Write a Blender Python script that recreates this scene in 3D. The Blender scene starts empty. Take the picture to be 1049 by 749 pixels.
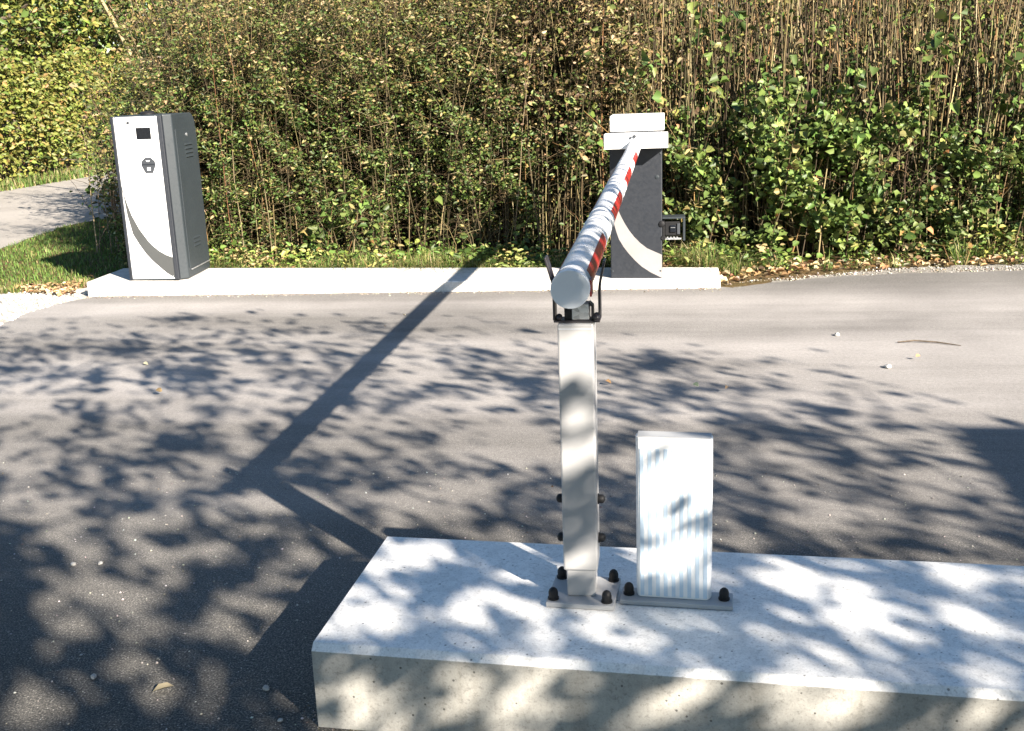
import bpy, math, random
import numpy as np
from mathutils import Matrix, Vector

random.seed(11)
rng = np.random.default_rng(11)
scene = bpy.context.scene
col = scene.collection

# ------------------------------------------------------------------ camera
F_PX, PITCH, ROLL, YAW, EYE = 1120.0, .2559, -.0375, .1464, 1.3257
cy_, sy_ = math.cos(YAW), math.sin(YAW)
fwd = Vector((-sy_*math.cos(PITCH), cy_*math.cos(PITCH), -math.sin(PITCH)))
rt0 = Vector((cy_, sy_, 0)); up0 = rt0.cross(fwd)
rt = math.cos(ROLL)*rt0+math.sin(ROLL)*up0
up = -math.sin(ROLL)*rt0+math.cos(ROLL)*up0
cam_d = bpy.data.cameras.new('camera'); cam = bpy.data.objects.new('camera', cam_d); col.objects.link(cam)
m = Matrix.Identity(4)
for i in range(3):
    m[i][0] = rt[i]; m[i][1] = up[i]; m[i][2] = -fwd[i]
m[2][3] = EYE
cam.matrix_world = m
cam_d.sensor_fit = 'HORIZONTAL'; cam_d.sensor_width = 36; cam_d.lens = F_PX/1049*36
cam_d.clip_start = .05; cam_d.clip_end = 1000
scene.camera = cam

# ------------------------------------------------------------------ light
SUN_AZ, SUN_EL = .7997, .4755
S = np.array([-math.sin(SUN_AZ)*math.cos(SUN_EL), math.cos(SUN_AZ)*math.cos(SUN_EL), -math.sin(SUN_EL)])
w = bpy.data.worlds.new('World'); scene.world = w; w.use_nodes = True
nt = w.node_tree; bg = nt.nodes['Background']
sky = nt.nodes.new('ShaderNodeTexSky'); sky.sky_type = 'NISHITA'; sky.sun_disc = False
sky.sun_elevation = SUN_EL; sky.sun_rotation = math.atan2(-S[0], -S[1])
sky.altitude = 300; sky.air_density = 1.2; sky.dust_density = .1; sky.ozone_density = 3.0
nt.links.new(sky.outputs[0], bg.inputs[0]); bg.inputs[1].default_value = .05
sd = bpy.data.lights.new('sun', 'SUN'); sd.energy = 5.0; sd.angle = math.radians(.53); sd.color = (1, .90, .78)
so = bpy.data.objects.new('sun', sd); col.objects.link(so)
so.rotation_euler = Vector(S).to_track_quat('-Z', 'Y').to_euler()
scene.view_settings.view_transform = 'Standard'; scene.view_settings.look = 'None'
scene.view_settings.exposure = 1.95; scene.view_settings.gamma = 1
scene.view_settings.use_curve_mapping = False
scene.cycles.max_bounces = 6; scene.cycles.transparent_max_bounces = 4

# ------------------------------------------------------------------ helpers
def tag(o, label=None, cat=None, group=None, kind=None):
    if label: o['label'] = label
    if cat: o['category'] = cat
    if group: o['group'] = group
    if kind: o['kind'] = kind
    return o
WL = {}
def thing(name, loc, label, cat, group=None):
    o = bpy.data.objects.new(name, None); col.objects.link(o); o.location = loc
    o.empty_display_size = .1
    WL[o.name] = Vector(loc)
    return tag(o, label, cat, group)

class MB:
    """collects solids; build() links them as ONE mesh object"""
    def __init__(s): s.v = []; s.f = []
    def add(s, vs, fs):
        n = len(s.v); s.v += [tuple(p) for p in vs]; s.f += [tuple(n+i for i in f) for f in fs]; return s
    def box(s, x0, x1, y0, y1, z0, z1):
        return s.add([(x0,y0,z0),(x1,y0,z0),(x1,y1,z0),(x0,y1,z0),(x0,y0,z1),(x1,y0,z1),(x1,y1,z1),(x0,y1,z1)],
                     [(0,3,2,1),(4,5,6,7),(0,1,5,4),(1,2,6,5),(2,3,7,6),(3,0,4,7)])
    def prism(s, pts, z0, z1):                     # outline in XY (counter-clockwise)
        n = len(pts)
        return s.add([(p[0],p[1],z0) for p in pts]+[(p[0],p[1],z1) for p in pts],
                     [tuple(range(n-1,-1,-1)), tuple(range(n,2*n))]+[(i,(i+1)%n,n+(i+1)%n,n+i) for i in range(n)])
    def prism_y(s, pts, y0, y1):                   # outline in XZ, extruded along Y
        n = len(pts)
        return s.add([(p[0],y0,p[1]) for p in pts]+[(p[0],y1,p[1]) for p in pts],
                     [tuple(range(n)), tuple(range(2*n-1,n-1,-1))]+[(i,n+i,n+(i+1)%n,(i+1)%n) for i in range(n)])
    def prism_x(s, pts, x0, x1):                   # outline in YZ, extruded along X
        n = len(pts)
        return s.add([(x0,p[0],p[1]) for p in pts]+[(x1,p[0],p[1]) for p in pts],
                     [tuple(range(n)), tuple(range(2*n-1,n-1,-1))]+[(i,n+i,n+(i+1)%n,(i+1)%n) for i in range(n)])
    def lathe(s, c, axis, prof, n=24):             # prof: (radius, distance along axis)
        a = Vector(axis).normalized(); t = Vector((0,0,1)) if abs(a.z) < .9 else Vector((1,0,0))
        u = a.cross(t).normalized(); v = a.cross(u); c = Vector(c); base = len(s.v); fs = []; vs = []
        for r, h in prof:
            for k in range(n):
                q = 2*math.pi*k/n
                vs.append(c+a*h+u*(r*math.cos(q))+v*(r*math.sin(q)))
        for j in range(len(prof)-1):
            for k in range(n):
                fs.append((j*n+k, j*n+(k+1)%n, (j+1)*n+(k+1)%n, (j+1)*n+k))
        fs.append(tuple(range(n-1,-1,-1))); fs.append(tuple((len(prof)-1)*n+k for k in range(n)))
        return s.add(vs, fs)
    def tube(s, pts, radii, n=8):
        pts = [Vector(p) for p in pts]; vs = []; fs = []
        for i, p in enumerate(pts):
            d = (pts[min(i+1,len(pts)-1)]-pts[max(i-1,0)]).normalized()
            t = Vector((0,0,1)) if abs(d.z) < .9 else Vector((1,0,0))
            u = d.cross(t).normalized(); v = d.cross(u)
            for k in range(n):
                q = 2*math.pi*k/n; vs.append(p+(u*math.cos(q)+v*math.sin(q))*radii[i])
        for i in range(len(pts)-1):
            for k in range(n): fs.append((i*n+k, i*n+(k+1)%n, (i+1)*n+(k+1)%n, (i+1)*n+k))
        fs.append(tuple(range(n-1,-1,-1))); fs.append(tuple((len(pts)-1)*n+k for k in range(n)))
        return s.add(vs, fs)
    def build(s, name, mat, parent=None, bevel=0, smooth=False, root=None):
        off = Vector((0,0,0))
        q = parent
        while q is not None:
            if q.name in WL: off = WL[q.name]
            q = q.parent
        me = bpy.data.meshes.new(name)
        me.from_pydata([(p[0]-off.x, p[1]-off.y, p[2]-off.z) for p in s.v], [], s.f); me.update()
        import bmesh
        b = bmesh.new(); b.from_mesh(me); bmesh.ops.recalc_face_normals(b, faces=b.faces); b.to_mesh(me); b.free()
        me.materials.append(mat)
        o = bpy.data.objects.new(name, me); col.objects.link(o)
        if parent is not None: o.parent = parent
        if bevel:
            md = o.modifiers.new('bevel', 'BEVEL'); md.width = bevel; md.segments = 2; md.limit_method = 'ANGLE'; md.angle_limit = math.radians(35)
        if smooth:
            for p in me.polygons: p.use_smooth = True
            me.set_sharp_from_angle(angle=math.radians(40))
        return o

def np_mesh(name, V, faces, mat, parent=None, colors=None, loc=None, smooth=False):
    """V (n,3); faces: list of (m,k) int arrays; colors (n,3)"""
    V = np.asarray(V, np.float32)
    if parent is not None and parent.name in WL: V = V-np.array(WL[parent.name], np.float32)
    me = bpy.data.meshes.new(name)
    me.vertices.add(len(V)); me.vertices.foreach_set('co', V.ravel())
    li = np.concatenate([f.ravel() for f in faces]).astype(np.int32)
    tot = np.concatenate([np.full(len(f), f.shape[1], np.int32) for f in faces])
    st = np.concatenate([[0], np.cumsum(tot)[:-1]]).astype(np.int32)
    me.loops.add(len(li)); me.loops.foreach_set('vertex_index', li)
    me.polygons.add(len(tot)); me.polygons.foreach_set('loop_start', st)
    if smooth: me.polygons.foreach_set('use_smooth', np.ones(len(tot), bool))
    me.update(calc_edges=True)
    if colors is not None:
        a = me.color_attributes.new('tint', 'FLOAT_COLOR', 'POINT')
        c = np.ones((len(V), 4), np.float32); c[:, :3] = colors; a.data.foreach_set('color', c.ravel())
    me.materials.append(mat)
    o = bpy.data.objects.new(name, me); col.objects.link(o)
    if parent is not None: o.parent = parent
    return o

def unit(a): return a/np.maximum(np.linalg.norm(a, axis=-1, keepdims=True), 1e-9)
def leaf_arrays(P, axis, nrm, L, W, fold=.25, droop=.15):
    """hexagonal leaves with a folded midrib: 6 verts, 2 quads each"""
    n = len(P); axis = unit(axis); side = unit(np.cross(axis, nrm)); nr = np.cross(side, axis)
    L = L[:, None]; W = W[:, None]
    up_ = nr*W*fold
    v = np.stack([P, P+axis*L*.30+side*W*.5+up_, P+axis*L*.70+side*W*.40+up_-nr*L*droop*.4,
                  P+axis*L-nr*L*droop, P+axis*L*.70-side*W*.40+up_-nr*L*droop*.4, P+axis*L*.30-side*W*.5+up_], 1).reshape(-1, 3)
    b = (np.arange(n)*6)[:, None]
    return v, np.concatenate([b+np.array([[0,5,4,3]]), b+np.array([[0,3,2,1]])])
def pick(pal, n, jit=.18):
    w_ = np.array([p[1] for p in pal], float); w_ /= w_.sum()
    c = np.array([p[0] for p in pal], float)[rng.choice(len(pal), n, p=w_)]
    c = c*(1+rng.normal(0, jit, (n, 1)))*(1+rng.normal(0, .06, (n, 3)))
    return np.clip(c, .005, .9)
def tubes_np(paths, radii, sides=3):
    """paths (n,k,3), radii (n,k) -> verts, quads"""
    n, k, _ = paths.shape
    d = unit(np.gradient(paths, axis=1)); ref = np.zeros_like(d); ref[..., 0] = 1
    u = unit(np.cross(d, ref)); v = np.cross(d, u)
    q = np.arange(sides)*2*np.pi/sides
    V = paths[:, :, None]+radii[:, :, None, None]*(u[:, :, None]*np.cos(q)[None, None, :, None]+v[:, :, None]*np.sin(q)[None, None, :, None])
    idx = np.arange(n*k*sides).reshape(n, k, sides)
    a = idx[:, :-1]; b = idx[:, 1:]
    Q = np.stack([a, np.roll(a, -1, 2), np.roll(b, -1, 2), b], -1).reshape(-1, 4)
    return V.reshape(-1, 3), Q

# ------------------------------------------------------------------ materials
def mat(name, color=(.5,.5,.5), rough=.5, metal=0, spec=.5):
    m_ = bpy.data.materials.new(name); m_.use_nodes = True
    p = m_.node_tree.nodes['Principled BSDF']
    p.inputs['Base Color'].default_value = (*color, 1); p.inputs['Roughness'].default_value = rough
    p.inputs['Metallic'].default_value = metal; p.inputs['Specular IOR Level'].default_value = spec
    return m_, m_.node_tree, p
def nd(t, typ, **kw):
    n = t.nodes.new(typ)
    for k, v in kw.items():
        if k.startswith('i_'): n.inputs[k[2:].replace('_', ' ')].default_value = v
        else: setattr(n, k, v)
    return n
def pos(t):
    return t.nodes.new('ShaderNodeTexCoord').outputs['Object']
def noise(t, vec, scale, detail=4, rough=.55, stretch=None):
    if stretch:
        mp = nd(t, 'ShaderNodeMapping'); mp.inputs['Scale'].default_value = stretch; t.links.new(vec, mp.inputs[0]); vec = mp.outputs[0]
    n = nd(t, 'ShaderNodeTexNoise'); n.inputs['Scale'].default_value = scale; n.inputs['Detail'].default_value = detail; n.inputs['Roughness'].default_value = rough
    t.links.new(vec, n.inputs['Vector']); return n.outputs['Fac']
def ramp(t, fac, stops, interp='LINEAR'):
    r = nd(t, 'ShaderNodeValToRGB'); r.color_ramp.interpolation = interp
    e = r.color_ramp.elements
    while len(e) < len(stops): e.new(.5)
    for k, (p_, c) in enumerate(stops):
        e[k].position = p_; e[k].color = (*c, 1) if len(c) == 3 else c
    t.links.new(fac, r.inputs[0]); return r.outputs[0]
def mix(t, a, b, fac, blend='MIX'):
    n = nd(t, 'ShaderNodeMix', data_type='RGBA', blend_type=blend)
    for sock, val in ((n.inputs[0], fac), (n.inputs[6], a), (n.inputs[7], b)):
        if isinstance(val, (int, float)): sock.default_value = val
        elif isinstance(val, tuple): sock.default_value = (*val, 1)
        else: t.links.new(val, sock)
    return n.outputs[2]
def bump(t, p, h, strength=.3, dist=.01):
    b = nd(t, 'ShaderNodeBump'); b.inputs['Strength'].default_value = strength; b.inputs['Distance'].default_value = dist
    t.links.new(h, b.inputs['Height']); t.links.new(b.outputs[0], p.inputs['Normal'])
def grey(v): return (v, v, v)

def painted(name, c, rough=.4, var=.06, spec=.5, metal=0, grain=60):
    m_, t, p = mat(name, c, rough, metal, spec)
    v = pos(t); n1 = noise(t, v, 7, 5); n2 = noise(t, v, grain, 3)
    lo = tuple(x*(1-var*1.6) for x in c); hi = tuple(min(1, x*(1+var)) for x in c)
    cc = ramp(t, n1, [(.3, lo), (.7, hi)])
    t.links.new(cc, p.inputs['Base Color'])
    rr = ramp(t, n2, [(.3, grey(max(.05, rough-.08))), (.7, grey(min(1, rough+.1)))])
    t.links.new(rr, p.inputs['Roughness'])
    bump(t, p, n2, .06, .002)
    return m_
def tinted(name, rough=.5, trans=.12, spec=.35):
    """per-leaf colour from the mesh, light passing through thin blades"""
    m_, t, p = mat(name, (.1,.1,.05), rough, 0, spec)
    a = nd(t, 'ShaderNodeAttribute', attribute_name='tint')
    t.links.new(a.outputs['Color'], p.inputs['Base Color'])
    if trans:
        tr = nd(t, 'ShaderNodeBsdfTranslucent'); mx = nd(t, 'ShaderNodeMixShader'); mx.inputs[0].default_value = trans
        t.links.new(a.outputs['Color'], tr.inputs[0])
        t.links.new(p.outputs[0], mx.inputs[1]); t.links.new(tr.outputs[0], mx.inputs[2])
        t.links.new(mx.outputs[0], t.nodes['Material Output'].inputs[0])
    return m_

def asphalt_mat():
    m_, t, p = mat('asphalt', rough=.9, spec=.25)
    v = pos(t)
    fine = noise(t, v, 210, 3, .7); mid = noise(t, v, 60, 5, .65); big = noise(t, v, 1.1, 5, .6)
    trk = noise(t, v, .9, 5, .6, (.18, 1.6, 1))
    base = ramp(t, fine, [(.32, (.022,.023,.024)), (.52, (.088,.085,.078)), (.70, (.29,.272,.24))])
    base = mix(t, base, ramp(t, mid, [(.3, grey(.62)), (.7, grey(1.3))]), .7, 'MULTIPLY')
    # light aggregate
    vo = nd(t, 'ShaderNodeTexVoronoi'); vo.inputs['Scale'].default_value = 120; t.links.new(v, vo.inputs['Vector'])
    sp = ramp(t, vo.outputs['Distance'], [(.10, grey(1)), (.22, grey(0))])
    sel = ramp(t, nd_color_val(t, vo.outputs['Color']), [(.72, grey(0)), (.78, grey(1))])
    base = mix(t, base, (.42,.40,.37), mix(t, sp, sel, 1., 'MULTIPLY'))
    # paler, streaky tone blended in towards the far kerb, weaker right beside it
    sx = nd(t, 'ShaderNodeSeparateXYZ'); t.links.new(v, sx.inputs[0])
    mr = nd(t, 'ShaderNodeMapRange'); mr.inputs['From Min'].default_value = 1.9; mr.inputs['From Max'].default_value = 4.7
    mr.interpolation_type = 'SMOOTHSTEP'; t.links.new(sx.outputs['Y'], mr.inputs['Value'])
    sb = nd(t, 'ShaderNodeMapRange'); sb.inputs['From Min'].default_value = 6.55; sb.inputs['From Max'].default_value = 7.05; sb.inputs['To Min'].default_value = 1; sb.inputs['To Max'].default_value = .45; t.links.new(sx.outputs['Y'], sb.inputs['Value'])
    palecol = mix(t, (.265,.252,.24), (.46,.432,.408), fine)
    d = mix(t, mr.outputs[0], ramp(t, trk, [(.28, grey(.25)), (.62, grey(1))]), 1., 'MULTIPLY')
    d = mix(t, d, ramp(t, mid, [(.3, grey(.72)), (.65, grey(1))]), 1., 'MULTIPLY')
    d = mix(t, d, sb.outputs[0], 1., 'MULTIPLY')
    base = mix(t, base, palecol, mix(t, d, (.93,.93,.93), 1., 'MULTIPLY'))
    base = mix(t, base, ramp(t, big, [(.3, grey(.68)), (.7, grey(1.18))]), .8, 'MULTIPLY')
    t.links.new(base, p.inputs['Base Color'])
    h = mix(t, fine, mid, .4)
    bump(t, p, h, .55, .006)
    return m_
def nd_color_val(t, c):
    s = nd(t, 'ShaderNodeSeparateColor'); t.links.new(c, s.inputs[0]); return s.outputs[0]
def concrete_mat(name, c, holes=.5, blotch=.18, drip=.5):
    m_, t, p = mat(name, c, .85, 0, .3)
    v = pos(t)
    n1 = noise(t, v, 3.2, 6, .62); n2 = noise(t, v, 28, 5, .65); n3 = noise(t, v, 260, 2)
    cc = ramp(t, n1, [(.3, tuple(x*(1-blotch) for x in c)), (.7, tuple(min(.85, x*(1+blotch*.6)) for x in c))])
    cc = mix(t, cc, ramp(t, n2, [(.28, grey(.78)), (.6, grey(1.06))]), .75, 'MULTIPLY')
    cc = mix(t, cc, ramp(t, noise(t, v, 110, 4, .7), [(.34, grey(.62)), (.46, grey(1))]), .7, 'MULTIPLY')
    cc = mix(t, cc, ramp(t, n3, [(.3, grey(.86)), (.6, grey(1.04))]), .8, 'MULTIPLY')
    dr = noise(t, v, 9, 4, .6, (1.6, 1.6, .12)); cc = mix(t, cc, ramp(t, dr, [(.30, (.62,.60,.56)), (.50, grey(1))]), drip, 'MULTIPLY')
    h = n2
    for sc, th, keep in ((13, .10, .16), (46, .17, .35)):
        vo = nd(t, 'ShaderNodeTexVoronoi'); vo.inputs['Scale'].default_value = sc; vo.inputs['Randomness'].default_value = 1
        ds = noise(t, v, 70, 2)
        t.links.new(v, vo.inputs['Vector'])
        dd = mix(t, vo.outputs['Distance'], ds, .08)
        hole = ramp(t, dd, [(th*.72, grey(1)), (th, grey(0))])
        sel = ramp(t, nd_color_val(t, vo.outputs['Color']), [(1-keep, grey(0)), (1-keep+.03, grey(1))])
        hm = mix(t, hole, sel, 1., 'MULTIPLY')
        cc = mix(t, cc, tuple(x*.22 for x in c), mix(t, hm, grey(holes), 1., 'MULTIPLY'))
        h = mix(t, h, grey(0), hm)
    t.links.new(cc, p.inputs['Base Color']); bump(t, p, h, .35, .004)
    return m_
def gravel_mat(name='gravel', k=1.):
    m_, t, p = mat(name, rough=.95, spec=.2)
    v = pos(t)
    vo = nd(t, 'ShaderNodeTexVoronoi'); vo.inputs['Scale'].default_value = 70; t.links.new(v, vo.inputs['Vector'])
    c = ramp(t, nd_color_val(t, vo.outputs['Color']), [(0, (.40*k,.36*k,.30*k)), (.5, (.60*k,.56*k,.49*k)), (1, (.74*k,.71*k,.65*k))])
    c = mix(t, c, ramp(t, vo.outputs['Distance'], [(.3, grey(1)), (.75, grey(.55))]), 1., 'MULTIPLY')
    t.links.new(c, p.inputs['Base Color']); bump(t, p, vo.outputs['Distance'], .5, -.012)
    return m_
def soil_mat():
    m_, t, p = mat('soil', rough=1, spec=.1)
    v = pos(t); n1 = noise(t, v, 2.5, 6, .65); n2 = noise(t, v, 45, 5, .7)
    c = ramp(t, n2, [(.3, (.05,.035,.02)), (.5, (.13,.09,.05)), (.7, (.25,.18,.10))])
    c = mix(t, c, ramp(t, n1, [(.35, (.6,.7,.45)), (.65, (1.1,1,1))]), .8, 'MULTIPLY')
    t.links.new(c, p.inputs['Base Color']); bump(t, p, n2, .7, .02)
    return m_
def path_mat():
    m_, t, p = mat('compacted_gravel', rough=.95, spec=.15)
    v = pos(t); n1 = noise(t, v, .8, 6, .6); n2 = noise(t, v, 90, 4, .7)
    c = ramp(t, n2, [(.3, (.27,.25,.225)), (.7, (.38,.355,.32))])
    c = mix(t, c, ramp(t, n1, [(.3, grey(.82)), (.7, grey(1.08))]), 1., 'MULTIPLY')
    t.links.new(c, p.inputs['Base Color']); bump(t, p, n2, .4, .008)
    return m_
def galv_mat():
    m_, t, p = mat('galvanised_steel', (.55,.56,.57), .45, .85)
    v = pos(t); vo = nd(t, 'ShaderNodeTexVoronoi'); vo.inputs['Scale'].default_value = 110; t.links.new(v, vo.inputs['Vector'])
    c = ramp(t, nd_color_val(t, vo.outputs['Color']), [(0, (.36,.37,.38)), (1, (.66,.67,.68))])
    t.links.new(c, p.inputs['Base Color'])
    t.links.new(ramp(t, noise(t, v, 30), [(.3, grey(.35)), (.7, grey(.6))]), p.inputs['Roughness'])
    return m_
def bark_mat(name, c):
    m_, t, p = mat(name, c, .9, 0, .2)
    v = pos(t); n = noise(t, v, 14, 5, .7, (1, 1, .25))
    t.links.new(ramp(t, n, [(.3, tuple(x*.5 for x in c)), (.7, tuple(x*1.4 for x in c))]), p.inputs['Base Color']); bump(t, p, n, .7, .02)
    return m_

M = dict(
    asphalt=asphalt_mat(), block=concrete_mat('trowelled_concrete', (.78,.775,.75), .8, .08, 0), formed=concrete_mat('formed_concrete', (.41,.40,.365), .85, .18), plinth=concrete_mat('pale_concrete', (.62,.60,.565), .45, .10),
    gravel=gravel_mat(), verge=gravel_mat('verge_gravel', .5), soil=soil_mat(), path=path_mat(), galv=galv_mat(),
    white=painted('white_powder_coat', (.78,.78,.77), .42), boom=painted('boom_white_film', (.72,.73,.74), .35), cap=painted('pale_grey_plastic', (.72,.75,.78), .5),
    post=painted('post_light_grey_paint', (.36,.36,.36), .38, .05), grey=painted('anthracite_powder_coat', (.014,.017,.023), .5),
    grey2=painted('slate_grey_powder_coat', (.021,.028,.033), .5), swoosh=painted('silver_grey_film', (.068,.071,.070), .45), swoosh2=painted('pale_grey_film', (.27,.253,.245), .45),
    platepaint=painted('grey_zinc_paint', (.34,.35,.36), .45), black=painted('black_plastic', (.010,.010,.011), .55, spec=.3), dark=painted('black_coated_steel', (.030,.026,.030), .45), glass=painted('dark_screen_glass', (.008,.010,.014), .12),
    red=painted('red_reflective_film', (.27,.012,.011), .4), ring=painted('grey_film_edge', (.42,.44,.47), .5), refl=painted('white_reflective_film', (.84,.85,.85), .4),
    stripe=painted('pale_blue_film_stripe', (.55,.67,.78), .4), leaf=tinted('leaf'), stem=tinted('stem', .85, 0, .2), blade=tinted('grass_blade', .6, .3),
    dry=tinted('dry_leaf', .8, .2, .2), pebble=tinted('pebble', .85, 0, .3), bark=bark_mat('bark', (.12,.095,.07)), vanwhite=painted('van_white_paint', (.75,.75,.74), .3),
    tyre=painted('tyre_rubber', (.02,.02,.02), .8), hexgrey=painted('emblem_grey', (.045,.05,.058), .45))

# ================================================================== ground
def sheet(name, pts, z, mat_, sub=0):
    me = bpy.data.meshes.new(name); me.from_pydata([(x, y, z) for x, y in pts], [], [tuple(range(len(pts)))]); me.update()
    me.materials.append(mat_); o = bpy.data.objects.new(name, me); col.objects.link(o)
    return tag(o, kind='structure')
sheet('ground', [(-300,-300),(300,-300),(300,300),(-300,300)], -.012, M['soil'])
def wavy(pts, amp, step=.06):
    out = []
    for (a, b) in zip(pts[:-1], pts[1:]):
        n = max(1, int(math.dist(a, b)/step))
        for k in range(n):
            f = k/n; out.append((a[0]+(b[0]-a[0])*f+random.gauss(0, amp), a[1]+(b[1]-a[1])*f+random.gauss(0, amp)))
    return out+[pts[-1]]
far_edge = wavy([(30,8.6),(6,7.75),(2.3,7.43),(1.37,7.35),(.9,7.22),(.6,7.06),(.42,6.93)], .010)
left_edge = wavy([(-3.86,6.84),(-4.0,6.58),(-4.03,6.3),(-3.95,5.85),(-4.0,5.2),(-4.3,4.2),(-5.2,2.5),(-7,0),(-9,-4)], .014)
sheet('road', [(-20,-30),(30,-30)]+far_edge+[(.3,6.99),(-3.84,6.92)]+left_edge, 0, M['asphalt'])
sheet('gravel_shoulder', wavy([(-3.7,7.2),(-3.86,6.9),(-3.9,6.7)], .01)+wavy([(-3.9,5.2),(-6.2,1.5),(-8,0),(-11,1.5),(-9.0,5.0),(-6.4,6.2),(-4.9,6.95),(-4.45,7.06),(-4.25,7.12),(-4.1,7.25)], .03), -.004, M['gravel'])
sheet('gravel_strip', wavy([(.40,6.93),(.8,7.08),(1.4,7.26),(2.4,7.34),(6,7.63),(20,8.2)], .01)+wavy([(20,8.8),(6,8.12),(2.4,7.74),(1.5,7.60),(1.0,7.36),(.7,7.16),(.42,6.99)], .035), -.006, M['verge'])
sheet('side_path', wavy([(-5.75,4.6),(-6.02,9.1),(-6.32,10.7),(-6.15,11.6),(-6.4,14),(-7.2,20),(-9,30),(-14,48)], .03, .2)+wavy([(-18,48),(-12.6,30),(-10.3,21),(-9.75,17.5),(-9.8,15),(-10.2,11),(-11.5,5)], .03, .2), -.008, M['path'])

# ================================================================== concrete plinths
bl = [(-.742,1.987),(2.30,1.806),(2.334,2.384),(-.719,2.556)]
def block():
    t = MB(); h = .1935; c = .014
    d = Vector((bl[1][0]-bl[0][0], bl[1][1]-bl[0][1])).normalized(); nrm_ = Vector((-d.y, d.x))
    lo = [Vector(p) for p in bl]
    hi = [lo[0]+nrm_*c, lo[1]+nrm_*c, lo[2]-nrm_*.004, lo[3]-nrm_*.004]
    t.add([(p.x,p.y,-.10) for p in lo]+[(p.x,p.y,h-.014) for p in lo]+[(p.x,p.y,h) for p in hi],
          [(3,2,1,0),(0,1,5,4),(1,2,6,5),(2,3,7,6),(3,0,4,7),(4,5,9,8),(5,6,10,9),(6,7,11,10),(7,4,8,11),(8,9,10,11)])
    return t
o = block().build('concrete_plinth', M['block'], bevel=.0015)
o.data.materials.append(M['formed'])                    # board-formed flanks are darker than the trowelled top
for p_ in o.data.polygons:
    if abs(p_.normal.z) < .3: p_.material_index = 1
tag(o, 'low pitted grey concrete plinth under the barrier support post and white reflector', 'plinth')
cz = lambda x: .100+(x+3.91)/4.24*(-.048)
t = MB(); pl = [(-3.91,6.852),(.329,6.930),(.338,7.41),(-3.925,7.41)]
t.add([(x,y,-.10) for x,y in pl]+[(x,y,cz(x)) for x,y in pl], [(3,2,1,0),(4,5,6,7),(0,1,5,4),(1,2,6,5),(2,3,7,6),(3,0,4,7)])
kerb = t.build('concrete_plinth', M['plinth'], bevel=.010)
tag(kerb, 'long low white concrete plinth carrying the ticket pillar and the barrier cabinet', 'plinth')
for x in (-2.35, -3.62):                           # formwork plugs in its front face
    t = MB(); yy = 6.852+(x+3.91)/4.24*.078
    t.lathe((x, yy+.002, .052), (0,-1,0), [(.016,0),(.016,.004),(.012,.0045),(.011,.002)], 16)
    t.build('anchor_plug', M['plinth'], kerb, smooth=True)

# ================================================================== ticket pillar
K = thing('ticket_pillar', (-3.42, 7.13, .098), 'tall anthracite and white self-service ticket pillar with small dark screen', 'ticket pillar')
zb, zt = .098, 1.186
# body outline (counter-clockwise from front left)
body = [(-3.600,6.925),(-3.262,6.925),(-3.218,6.965),(-3.255,7.405),(-3.58,7.405)]
t = MB(); n = len(body)
lean = lambda z: (z-zb)*.0
vs = []
prof = [(zb,0),(1.125,0),(1.160,-.02),(zt,-.06)]                     # rear top edge rounded off
for z, dy in prof:
    for (x, y) in body: vs.append((x, y+(dy if y > 7.2 else 0), z))
fs = [tuple(range(n-1,-1,-1)), tuple(range((len(prof)-1)*n, len(prof)*n))]
for j in range(len(prof)-1):
    for i in range(n): fs.append((j*n+i, j*n+(i+1)%n, (j+1)*n+(i+1)%n, (j+1)*n+i))
t.add(vs, fs); shell = t.build('body', M['grey2'], K, bevel=.006)
t = MB(); t.box(-3.612,-3.592,6.893,6.926,zb+.004,zt-.004); t.build('trim', M['grey'], K, bevel=.003)
t = MB(); t.prism([(-3.288,6.893),(-3.262,6.900),(-3.262,6.926),(-3.288,6.926)], zb+.004, zt-.004); t.build('trim', M['grey'], K, bevel=.003)
t = MB(); t.box(-3.592,-3.288,6.898,6.9245,zb+.010,zt-.008); fp = t.build('front_panel', M['white'], K, bevel=.003)
t = MB(); t.box(-3.60,-3.264,6.905,6.924,zb,zb+.0098); t.build('foot_strip', M['grey2'], K)
t = MB(); t.box(-3.443,-3.342,6.8955,6.899,1.033,1.108); sc_ = t.build('screen', M['glass'], fp, bevel=.002)
t = MB(); t.lathe((-3.492,6.899,1.141), (0,-1,0), [(.010,0),(.010,.004),(.007,.005)], 14); t.build('camera_lens', M['hexgrey'], fp, smooth=True)
hexp = [(-3.402,.915),(-3.363,.915),(-3.337,.892),(-3.332,.866),(-3.357,.814),(-3.409,.814),(-3.433,.866),(-3.428,.892)]
t = MB(); t.prism_y(hexp, 6.8955, 6.899); t.build('reader_emblem', M['hexgrey'], fp, bevel=.002)
t = MB(); t.prism_y([(-3.398,.897),(-3.368,.897),(-3.376,.888),(-3.390,.888)], 6.8935, 6.8954)
t.prism_y([(-3.393,.852),(-3.371,.852),(-3.371,.831),(-3.393,.831)], 6.8935, 6.8954)
t.build('emblem_mark', M['white'], fp)
t = MB(); t.box(-3.425,-3.340,6.8945,6.8954,.866,.874); t.build('emblem_bar', M['grey'], fp)
t = MB(); t.box(-3.590,-3.545,6.8968,6.8979,.9040,.9062); t.build('ticket_slot', M['hexgrey'], fp)
for zz in (1.176, .125):
    for xx in (-3.578, -3.302):
        t = MB(); t.lathe((xx,6.8985,zz), (0,-1,0), [(.0055,0),(.0055,.002),(.004,.0028)], 10); t.build('screw', M['galv'], fp, smooth=True)
lowc = [(-3.5905,.725),(-3.583,.655),(-3.574,.541),(-3.551,.414),(-3.515,.345),(-3.478,.286),(-3.437,.236),(-3.39,.191),(-3.345,.150),(-3.2885,.112)]
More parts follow.
